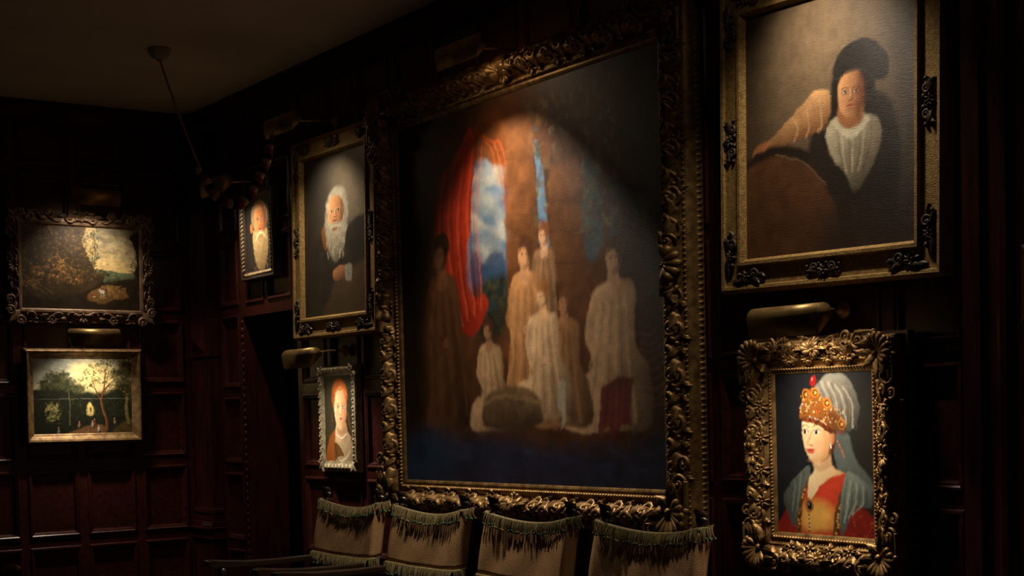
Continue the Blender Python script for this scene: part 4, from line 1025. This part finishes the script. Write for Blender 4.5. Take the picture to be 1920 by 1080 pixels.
# ------------------------------------------------------------------ 2, 4. pair with flat sanded frames
PF = [(-0.006, 0.003), (0.002, 0.012), (0.006, 0.028), (0.018, 0.028), (0.022, 0.016), (0.030, 0.012), (0.092, 0.014), (0.096, 0.024), (0.108, 0.026), (0.112, 0.016), (0.120, 0.010)]
def flat_frame_picture(a, z, W_, H_, lean, yaw, roll, art, label, wv):
    root = hang('painting', 'R', a, z, W_, H_, lean, yaw, roll, .05, label, 'painting', 'pair in flat sanded gilt frames')
    canvas(root, W_, H_, art, wv); backing(root, W_, H_, .04)
    frame_rails(root, W_, H_, PF, .034, 'gilt_flat')
    pf = interp_prof(PF)
    for side in SIDES:
        mb = MB(); c, L = carve_on(mb, side, W_, H_, pf); vc = .060
        c.flower((0, vc + .006), .026, 7, .014)
        for sg in (-1, 1):
            c.spiral((sg*.040, vc - .008), .018, 1.3, PI/2, -sg, .0055, .005)
            c.leaf((sg*.020, vc), PI/2 - sg*1.2, .055, .013, .012, .8, bend=-sg*.7)
            c.leaf((sg*.052, vc - .004), PI/2 - sg*1.0, .038, .011, .011, .8, bend=sg*.9)
            c.leaf((sg*.030, vc + .004), PI/2 - sg*2.2, .035, .010, .010, .8, bend=sg*.6)
            c.ell((sg*.018, vc - .022, .006), (.010, .008, .008), 7, 4)
            c.ell((sg*.076, vc - .014, .005), (.009, .008, .007), 7, 4)
        mb.build('center_ornament', 'bronze_orn', RAILS[side])
    for k in range(4):
        mb = MB(); sx, sy = [(-1, -1), (1, -1), (1, 1), (-1, 1)][k]
        for (eu, ev) in (((-sx, 0), (0, sy)), ((0, -sy), (sx, 0))):
            c = Carve(mb, (sx*W_/2, sy*H_/2, .014), eu, ev, None)
            vc = .062
            c.flower((.030 - .010, vc), .024, 7, .013)
            c.spiral((.062, vc - .010), .020, 1.3, PI/2, -1, .006, .005)
            c.leaf((-.055, vc + .012), .3, .075, .014, .012, .8, bend=-.7)
            c.leaf((.040, vc + .006), .1, .060, .014, .012, .8, bend=.5)
            c.leaf((.074, vc), -.5, .045, .012, .011, .8, bend=1.1)
            c.ell((-.015, vc - .01, .006), (.012, .009, .009), 7, 4); c.ell((.098, vc + .012, .005), (.010, .008, .008), 7, 4)
        mb.build('corner_ornament', 'bronze_orn', root)
    return root
flat_frame_picture(3.6673, 2.5906, .8118, .9107, 0.1, -.49, -1.0, art_cap(), 'painting of a man in dark cap and pale shirt, flat sanded gilt frame', 'oil_weave')
flat_frame_picture(7.3671, 2.6109, .7602, .9107, -1.0, 0, -.31, art_sage(), 'painting of a long-bearded old man in a cloak, flat sanded gilt frame', 'oil_weave')

# ------------------------------------------------------------------ 3. lady in a jewelled headdress
W_, H_ = .4754, .595
root = hang('painting', 'R', 3.6818, 1.4137, W_, H_, .62, 0, -.16, .075, 'portrait of a lady in a jewelled turban, heavily carved gilt frame')
canvas(root, W_, H_, art_sultana(), 'oil_smooth'); backing(root, W_, H_, .06)
PT = [(-0.006, 0.002), (0.003, 0.008), (0.014, 0.012), (0.020, 0.006), (0.030, 0.010), (0.038, 0.020), (0.046, 0.018), (0.060, 0.026), (0.080, 0.040), (0.096, 0.042), (0.108, 0.030), (0.116, 0.012)]
frame_rails(root, W_, H_, PT, .05, 'gilt')
mb = MB()
o_ = .128
for lo, hi in (((-W_/2 - o_, -H_/2 - o_, -.065), (-W_/2 - .05, H_/2 + o_, -.03)), ((W_/2 + .05, -H_/2 - o_, -.065), (W_/2 + o_, H_/2 + o_, -.03)),
               ((-W_/2 - .05, -H_/2 - o_, -.065), (W_/2 + .05, -H_/2 - .05, -.03)), ((-W_/2 - .05, H_/2 + .05, -.065), (W_/2 + .05, H_/2 + o_, -.03))):
    mb.box(lo, hi)
mb.build('back_frame', 'frame_dark', root, False)
pf = interp_prof(PT)
bead_row(root, 'leaf_molding', W_, H_, pf, .012, .0135, (.0085, .0045, .007), 'gilt', .75)
bead_row(root, 'outer_bead', W_, H_, pf, .110, .016, (.006, .006, .006), 'gilt', 0)
for side in SIDES:
    for sg in (-1, 1): mb = MB(); rich_side(mb, side, W_, H_, pf, .082, .090, .066, sg, .055); mb.build('scroll_carving', 'gilt', RAILS[side])
    L = W_ if side in ('top', 'bottom') else H_
    for u in (-L*.30, -L*.10, L*.10, L*.30):
        mb = MB(); c, L = carve_on(mb, side, W_, H_, pf)
        c.flower((u, .044), .025, 7, .015); c.leaf((u, .05), PI/2 + .4, .050, .014, .014, .8, bend=.8); c.leaf((u, .05), PI/2 - .5, .050, .014, .014, .8, bend=-.8)
        c.leaf((u - .012, .046), PI - .3, .034, .010, .011, .8, bend=.5); c.leaf((u + .012, .046), .3, .034, .010, .011, .8, bend=-.5)
        mb.build('flower_ornament', 'gilt', RAILS[side])
    mb = MB(); rich_center(mb, side, W_, H_, pf, .088, .052, .022); mb.build('center_ornament', 'gilt', RAILS[side])
for k in range(4):
    mb = MB(); rich_corner(mb, k, W_, H_, .080, .100, .026, .034); mb.build('corner_ornament', 'gilt', root)

# ------------------------------------------------------------------ 5. red-haired lady
W_, H_ = .3367, .496
root = hang('painting', 'R', 7.4192, 1.5746, W_, H_, -.4, 0, 0, .035, 'small portrait of a red-haired woman in a silvery carved frame')
canvas(root, W_, H_, art_redhair(), 'oil_smooth'); backing(root, W_, H_, .03)
PS = [(-0.005, 0.002), (0.003, 0.004), (0.008, 0.005), (0.014, 0.009), (0.026, 0.015), (0.038, 0.016), (0.048, 0.011), (0.056, -0.004)]
frame_rails(root, W_, H_, PS, .03, 'silver_wood')
pf = interp_prof(PS)
for side in SIDES:
    mb = MB(); c, L = carve_on(mb, side, W_, H_, pf)
    n = int(L / .042)
    for i in range(n):
        u = -L/2 + L*(i + .5)/n
        c.leaf((u - .018, .014), .75, .034, .009, .0045, .1, lobes=1); c.leaf((u - .012, .040), -.75, .030, .009, .0045, .1, lobes=1)
        c.ell((u + .012, .031, .004), (.007, .006, .006), 6, 4)
    mb.build('ribbon_carving', 'silver_wood', RAILS[side])
for k in range(4):
    mb = MB(); c, _ = corner_carve(mb, k, W_, H_, None); c.o = c.o + np.array((0, 0, .009))
    c.leaf((.004, 0), 0, .064, .018, .012, .4); c.leaf((.03, .004), 1.4, .04, .012, .012, .6); c.leaf((.03, -.004), -1.4, .04, .012, .012, .6)
    mb.build('corner_ornament', 'silver_wood', root)

# ------------------------------------------------------------------ 6. head of a bearded man
W_, H_ = .3794, .4512
root = hang('painting', 'R', 8.3973, 2.7249, W_, H_, .62, 0, 0, .03, 'small portrait head of a white-bearded man above the dark passage')
canvas(root, W_, H_, art_beard(), 'oil_smooth'); backing(root, W_, H_, .024)
PB = [(-0.005, 0.002), (0.003, 0.012), (0.016, 0.018), (0.024, 0.014), (0.030, 0.016), (0.036, 0.024), (0.044, 0.024), (0.050, 0.010)]
frame_rails(root, W_, H_, PB, .026, 'frame_dark')
pf = interp_prof(PB)
for side in SIDES:
    mb = MB(); c, L = carve_on(mb, side, W_, H_, pf)
    n = int(L / .024)
    for i in range(n):
        u = -L/2 + L*(i + .5)/n
        c.leaf((u - .014, .004), .65, .030, .0075, .009, .4, lobes=1)
    mb.build('leaf_carving', 'gilt_pale', RAILS[side])

# ------------------------------------------------------------------ 7. hilly landscape, pierced scroll frame
W_, H_ = .7792, .5382
root = hang('painting', 'E', -.8244, 2.578, W_, H_, 2.27, 0, -.37, .04, 'rocky landscape with riders in a pierced scrolling carved frame')
canvas(root, W_, H_, art_hill(), 'oil'); backing(root, W_, H_, .03)
PH = [(-0.006, 0.002), (0.003, 0.012), (0.016, 0.014), (0.022, 0.008), (0.040, 0.004), (0.046, -0.004)]
frame_rails(root, W_, H_, PH, .03, 'carved_wood')
pf = interp_prof(PH)
for side in SIDES:
    mb = MB(); c, L = carve_on(mb, side, W_, H_, pf)
    n = 3 if L > .6 else 2
    for sg in (-1, 1):
        for k in range(n):
            u = sg*(L/2)*(k + .55)/n
            d = 0 if sg > 0 else PI
            up = 1 if k % 2 else -1
            c.spiral((u, .056 + up*.008), .028, 1.4, d, sg*up, .0085, .006)
            c.scurve([(u - sg*.07, .040 - up*.010), (u - sg*.030, .056 - up*.030), (u + sg*.030, .050 + up*.020)], .006, .010, .006, 7)
            c.leaf((u + sg*.012, .050), d - sg*up*.5, .065, .017, .014, .8, bend=sg*up*.9)
            c.leaf((u - sg*.020, .060), d + sg*.9, .045, .014, .013, .9, bend=-sg*.8)
            c.leaf((u - sg*.005, .046), d + sg*2.4, .045, .013, .012, .9, bend=sg*.8)
    mb.build('scroll_carving', 'carved_wood', RAILS[side])
    mb = MB(); c, L = carve_on(mb, side, W_, H_, pf)
    c.shell((0, .030), PI/2, .058, 7, 2.6, .020)
    for sg in (-1, 1): c.spiral((sg*.045, .050), .024, 1.4, PI/2, -sg, .008, .008)
    mb.build('center_ornament', 'carved_wood', RAILS[side])
for k in range(4):
    mb = MB(); c, _ = corner_carve(mb, k, W_, H_, None); c.o = c.o + np.array((0, 0, .006))
    c.leaf((.01, 0), 0, .115, .026, .018, .9)
    for sg in (-1, 1):
        c.spiral((.060, sg*.042), .028, 1.5, sg*PI/2, sg, .009, .008); c.leaf((.03, sg*.02), sg*1.2, .07, .018, .014, .8, bend=-sg*.8)
    mb.build('corner_ornament', 'carved_wood', root)

# ------------------------------------------------------------------ 8. woodland, plain gilt moulding
W_, H_ = .6551, .4923
root = hang('painting', 'E', -.8433, 1.7546, W_, H_, 1.92, 0, -.32, .04, 'woodland scene with tall trees in a plain gilt moulded frame')
canvas(root, W_, H_, art_wood(), 'oil_smooth'); backing(root, W_, H_, .03)
PW = [(-0.006, 0.002), (0.003, 0.010), (0.012, 0.012), (0.018, 0.018), (0.030, 0.036), (0.042, 0.040), (0.050, 0.034), (0.056, 0.022), (0.060, 0.0)]
frame_rails(root, W_, H_, PW, .032, 'gilt_dull')

# ------------------------------------------------------------------ picture lamps
def shade_section():
    pts = [(0.026, -0.070), (0.040, -0.004)]
    for k in range(1, 10):
        a = PI * k / 10
        pts.append((0.040*math.cos(a), 0.038*math.sin(a)))
    pts.append((-0.040, -0.004))
    return pts
def picture_lamp(wall, a, z, dist, label, power, length=.33, aim=(0.0, -0.8), size=(.22, .03), spread=120, tube=.15):
    """a, z: rosette on the wall; dist: shade centre from the wall; aim: (out, up) offset of the aimed point from the shade, at the wall"""
    root = empty('picture_lamp', wallM(wall, a, z, 0)); tag(root, label, 'lamp', 'brass picture lamps')
    # local axes: x along wall, y up, z out
    mb = MB(); mb.lathe([(.032, .001), (.032, .006), (.029, .010), (.024, .013), (.018, .022), (.014, .034), (.004, .038)], 20); mb.build('rosette', 'brass', root)
    ys = -.030
    mb = MB(); mb.tube([(0, 0, .030), (0, -.002, dist*.4), (0, ys*.6, dist*.8), (0, ys*.5, dist - .036)], .0048, 8, axis=(1, 0, 0)); arm = mb.build('arm', 'brass', root)
    mb = MB(); mb.ell((0, ys*.5, dist - .040), (.010, .010, .010), 10, 6); mb.build('knuckle', 'brass', arm)
    sec = shade_section()
    mb = MB()
    n = len(sec)
    P = np.array([[(x, ys + b_, dist + c_) for (c_, b_) in sec] for x in (-length/2, length/2)])
    mb.grid(P)
    for x in (-length/2, length/2):
        base = mb.n; mb.add([(x, ys + b_, dist + c_) for (c_, b_) in sec], [tuple(range(n))])
    sh = fix_normals(mb.build('shade', 'brass', root)); smooth_angle(sh, 40)
    so = sh.modifiers.new('thickness', 'SOLIDIFY'); so.thickness = 0.0022; so.offset = 0
    # light tube inside the shade
    mb = MB(); mb.tube([(-length*.36, ys + .012, dist), (length*.36, ys + .012, dist)], .009, 10, axis=(0, 0, 1)); mb.build('lamp_tube', emit_mat(power * tube / (PI * 2*PI*.009*length*.72)), sh)
    L = bpy.data.lights.new('picture_light', 'AREA'); L.shape = 'RECTANGLE'; L.size = size[0]; L.size_y = size[1]
    L.energy = power * POWER; L.color = LAMP_COLOR; L.spread = math.radians(spread)
    lo = bpy.data.objects.new('picture_light', L); COL.objects.link(lo); lo.parent = root
    src = Vector((0, ys - .004, dist - .004)); tgt = Vector((0, ys + aim[1], aim[0]))
    d = (tgt - src).normalized()
    # area lamps shine along local -Z, width along local X
    zc = -d; xc = Vector((1, 0, 0)); yc = zc.cross(xc)
    R = Matrix((xc, yc, zc)).transposed().to_4x4(); R.translation = src
    lo.matrix_local = R
    return root
picture_lamp('R', 5.577, 3.252, .344, 'brass picture lamp above the huge ruin painting', 19, aim=(.50, -2.0), spread=99, tube=.06)
picture_lamp('R', 3.667, 3.30, .36, 'brass picture lamp above the man in dark cap', 3.5, aim=(.05, -.95), spread=88)
picture_lamp('R', 3.642, 1.929, .284, 'brass picture lamp above the lady in the jewelled turban', 2.8, aim=(.08, -.80), spread=96)
picture_lamp('R', 7.406, 3.245, .335, 'brass picture lamp above the long-bearded man in a cloak', 3.4, aim=(.05, -.95), spread=88)
picture_lamp('R', 7.372, 1.958, .282, 'brass picture lamp above the red-haired woman', 2.3, aim=(.03, -.75), spread=88)
picture_lamp('R', 8.432, 3.052, .289, 'brass picture lamp behind the striped rope loop', 2.0, aim=(.03, -.62), spread=88)
picture_lamp('E', -.81, 3.045, .30, 'brass picture lamp above the rocky landscape', 2.6, aim=(.05, -.75), length=.315, spread=92)
picture_lamp('E', -.845, 2.165, .30, 'brass picture lamp above the woodland scene', 2.2, aim=(.05, -.70), length=.315, spread=92)

# ------------------------------------------------------------------ bell rope
rose = Vector((-.90, 7.74, ZC))
root = empty('ceiling_rose', Matrix.Translation(rose)); tag(root, 'small pale ceiling rose holding the bell rope', 'ceiling rose')
mb = MB(); mb.lathe([(.062, 0), (.064, -.012), (.058, -.030), (.046, -.048), (.030, -.058), (.012, -.060)], 24); fix_normals(mb.build('body', 'white_rose', root))
mb = MB(); mb.lathe([(.020, -.058), (.020, -.066), (.010, -.070)], 16); fix_normals(mb.build('rim', 'cord', root))
rope = empty('bell_rope', Matrix.Identity(4)); tag(rope, 'bell rope with a thick red, cream and navy striped woollen grip', 'rope')
p0 = np.array((-.90, 7.74, ZC - .062)); p1 = np.array((-.800, 7.47, 2.93))
mb = MB(); ts = np.linspace(0, 1, 14)[:, None]
mb.tube(p0 + (p1 - p0)*ts - np.array((0, 0, .02))*np.sin(PI*ts), .0062, 8); mb.build('cord', 'cord', rope)
mb = MB(); mb.ell(p1 + np.array((-.012, 0, -.004)), (.019, .019, .021), 12, 8); mb.build('toggle', 'white_rose', rope)
ctrl = np.array([(-.800, 7.47, 2.925), (-.772, 7.46, 2.865), (-.735, 7.45, 2.800), (-.680, 7.44, 2.762), (-.620, 7.43, 2.750), (-.565, 7.42, 2.778), (-.515, 7.41, 2.850),
                 (-.480, 7.405, 2.920), (-.445, 7.40, 2.990), (-.425, 7.40, 3.06), (-.405, 7.40, 3.135)])
def catmull(P, n):
    Q = np.vstack([2*P[0]-P[1], P, 2*P[-1]-P[-2]]); out = []
    for i in range(1, len(Q) - 2):
        for t in np.arange(n) / n:
            a, b, c, d = Q[i-1], Q[i], Q[i+1], Q[i+2]
            out.append(0.5*((2*b) + (-a+c)*t + (2*a-5*b+4*c-d)*t*t + (-a+3*b-3*c+d)*t**3))
    out.append(Q[-2]); return np.array(out)
path = catmull(ctrl, 12)
sl = np.r_[0, np.cumsum(np.linalg.norm(np.diff(path, axis=0), axis=1))]
tot = sl[-1]; NS = 26
def at(s_): return np.array([np.interp(s_, sl, path[:, k]) for k in range(3)])
for k in range(NS):
    s0, s1 = tot*k/NS, tot*(k + 1)/NS
    pts = np.array([at(s0 + (s1 - s0)*t) for t in np.linspace(-.02, 1.02, 5)])
    taper = min(1, .55 + k*.25, (NS - k)*.16 + .30)
    rad = .026*taper*np.array([.99, 1.01, 1.02, 1.01, .99])
    mb = MB(); mb.tube(pts, rad, 12); mb.build('wool_band', ('wool_navy', 'wool_red', 'wool_cream')[k % 3], rope)
mb = MB(); pe = path[-1]; mb.tube(np.array([pe, pe + (.012, 0, .025), pe + (.035, 0, .040)]), .006, 8); mb.build('tail', 'cord', rope)

# ------------------------------------------------------------------ chairs: backs to the right wall, sitters face -x
def make_chair():
    """local: x towards the sitter's front is -x, y across, z up; origin on floor under the back, back slung between two posts"""
    root = empty('armchair', Matrix.Identity(4))
    hw = .282
    def post_x(z): return 0.0 + (z - .5)*.20 if z > .5 else 0.0
    for sy in (-1, 1):
        mb = MB()
        zs = [0, .25, .5, .75, 1.0, 1.150]
        P = []
        for z in zs:
            x = post_x(z); t = .022
            P.append([(x - t, sy*hw - t, z), (x + t, sy*hw - t, z), (x + t, sy*hw + t, z), (x - t, sy*hw + t, z)])
        mb.grid(np.array(P), wrap=True); mb.f.append((0, 1, 2, 3)); n = (len(zs) - 1)*4; mb.f.append((n+3, n+2, n+1, n))
        post = fix_normals(mb.build('back_post', 'chair_wood', root, False, .004))
        # carved leaf finial
        mb = MB(); x = post_x(1.150)
        c = Carve(mb, (x, sy*hw, 1.146), (1, 0), (0, 1)); c.B = np.array([[.25, 0, .97], [0, 1, 0], [-1, 0, .25]], float)
        for off_, ang in ((-.012, .35), (0, 0.0), (.012, -.35)): c.leaf((0, off_), ang, .066, .017, .022, 1.7, lobes=2, bend=-.25*ang)
        c.ell((.002, 0, 0), (.012, .024, .020), 8, 5)
        c.B = np.array([[.25, 0, .97], [0, 1, 0], [1, 0, -.25]], float)
        for off_, ang in ((-.012, .3), (.012, -.3)): c.leaf((0, off_), ang, .056, .016, .014, 1.0, lobes=2)
        mb.build('finial', 'chair_wood', post)
        # arm board with a scrolled nose
        mb = MB(); P = []
        for x, w, z0, z1 in ((.02, .022, .832, .862), (-.15, .024, .830, .858), (-.35, .027, .832, .862), (-.47, .032, .835, .872), (-.54, .034, .836, .880), (-.565, .030, .842, .874)):
            P.append([(x, sy*(hw + .004) - w, z0), (x, sy*(hw + .004) + w, z0), (x, sy*(hw + .004) + w, z1), (x, sy*(hw + .004) - w, z1)])
        mb.grid(np.array(P), wrap=True); mb.f.append((0, 1, 2, 3)); n = (len(P)-1)*4; mb.f.append((n+3, n+2, n+1, n))
        fix_normals(mb.build('arm', 'chair_wood', root, False, .006))
        mb = MB(); mb.lathe([(.026, .0), (.026, .42), (.020, .45), (.030, .47), (.022, .50), (.018, .56), (.027, .66), (.018, .76), (.026, .81), (.024, .835)], 14, Matrix.Translation((-.48, sy*hw, 0))); fix_normals(mb.build('front_leg', 'chair_wood', root))
        mb = MB(); mb.box((-.48, sy*hw - .014, .12), (0, sy*hw + .014, .16)); mb.build('stretcher', 'chair_wood', root, False, .003)
    mb = MB(); mb.box((-.50, -hw + .015, .12), (-.46, hw - .015, .16)); mb.build('stretcher', 'chair_wood', root, False, .003)
    # seat
    mb = MB(); mb.box((-.52, -hw - .01, .44), (.02, hw + .01, .50)); mb.build('seat', 'leather', root, False, .02)
    # slung cloth back: wraps round both posts
    zt, zb = 1.150, .878
    nz, ny = 12, 30
    def cloth_pt(t, q, off=0.0):
        """t: 0 bottom..1 top; q: -1..1 across the front, beyond that round the posts"""
        sag = .034*(1 - min(1, abs(q))**2)
        z = zb + (zt - zb)*t - sag*(.35 + .65*t)
        x0 = post_x(z) - .030 - off
        if abs(q) <= 1:
            return (x0 + .030*(1 - q*q), q*(hw + .020), z)
        e = min(abs(q) - 1, 1.0)      # side flap round the post
        return (x0 + e*.062, math.copysign(hw + .026 + off + .004*math.sin(PI*e), q), z + e*.006)
    qs = np.r_[np.linspace(-2, -1, 5)[:-1], np.linspace(-1, 1, ny), np.linspace(1, 2, 5)[1:]]
    P = np.array([[cloth_pt(t, q) for q in qs] for t in np.linspace(0, 1, nz)])
    P[:, :, 0] += .003*np.sin(P[:, :, 1]*23 + P[:, :, 2]*17)
    mb = MB(); mb.grid(P)
    cloth = o = mb.build('back_cloth', 'linen', root); so = o.modifiers.new('thickness', 'SOLIDIFY'); so.thickness = .005; so.offset = 0
    # fringes with tufted tips
    r2 = random.Random(5)
    for t0, length, nm in ((1.0, .046, 'top'), (0.0, .052, 'bottom')):
        band = MB(); strands = MB(); tips = MB()
        top = np.array([cloth_pt(t0, q, .006) for q in qs]); low = top - np.array((0, 0, .010))
        band.grid(np.array([low - np.array((.002, 0, 0)), top + np.array((-.003, 0, .004)), top + np.array((.012, 0, .004))]))
        band.build('fringe_heading', 'fringe', cloth)
        NQ = 108
        for k in range(NQ):
            q = -1.95 + 3.9*(k + .5)/NQ
            # even spacing along the cloth: compress the side flaps
            s_ = (k + .5)/NQ*2 - 1
            q = s_/.78 if abs(s_) < .78 else math.copysign(1 + (abs(s_) - .78)/.22, s_)
            a = np.array(cloth_pt(t0, q, .008))
            ln = length*r2.uniform(.85, 1.1)
            b = a + np.array((r2.uniform(-.012, -.002) - .006, r2.uniform(-.007, .007), -ln))
            if abs(q) > 1: b = a + np.array((r2.uniform(-.006, .006), math.copysign(r2.uniform(.004, .012), q), -ln))
            mid = (a + b)/2 + np.array((-.004, r2.uniform(-.002, .002), 0))
            strands.tube(np.array([a, mid, b]), np.array([.0022, .0026, .0020]), 4, False)
            if k % 2 == 0: tips.ell(b, (.0055, .0055, .0065), 6, 4)
        o = strands.build('fringe', 'fringe', cloth); o['kind'] = 'stuff'
        o = tips.build('fringe_tufts', 'tassel', cloth); o['kind'] = 'stuff'
    return root
def copy_tree(src):
    c = src.copy(); COL.objects.link(c)
    for ch in src.children:
        d = ch.copy(); COL.objects.link(d); d.parent = c
        for g in ch.children:
            e = g.copy(); COL.objects.link(e); e.parent = d
    return c
chair = make_chair()
spots = [(-.50, 6.665, 0, 'armchair with fringed linen back, farthest of the row, below the red-haired woman'),
         (-.50, 5.885, 0, 'armchair with fringed linen back, second from the dark passage, under the painting\'s left half'),
         (-.50, 5.085, 0, 'armchair with fringed linen back under the middle of the huge painting'),
         (-.50, 4.295, 0, 'armchair with fringed linen back, nearest of the row, under the huge frame\'s right corner')]
for i, (x, y, rz, lab) in enumerate(spots):
    o = chair if i == 0 else copy_tree(chair)
    o.matrix_world = Matrix.Translation((x, y, 0)) @ Matrix.Rotation(rz, 4, 'Z')
    tag(o, lab, 'chair', 'fringed armchairs along the wall')
# a leather-backed chair without fringe or finials, its top edge just inside the frame
low = empty('armchair', Matrix.Translation((-2.806, 4.211, 0)) @ Matrix.Rotation(math.radians(8.7), 4, 'Z'))
for ch in chair.children:
    kind = ch.name.split('.')[0]
    if kind in ('finial', 'fringe', 'fringe_tufts', 'fringe_heading'): continue
    d = ch.copy(); COL.objects.link(d); d.parent = low
    if kind == 'back_cloth':
        d.data = ch.data.copy(); d.data.materials[0] = MT['leather']; d.name = 'back_leather'
for sy in (-1, 1):
    mb = MB(); mb.lathe([(.022, 0), (.026, .006), (.022, .014), (.012, .020), (.004, .022)], 14, Matrix.Translation((.130, sy*.282, 1.149))); fix_normals(mb.build('brass_cap', 'brass', low))
tag(low, 'dark leather armchair just showing in the bottom left corner', 'chair')
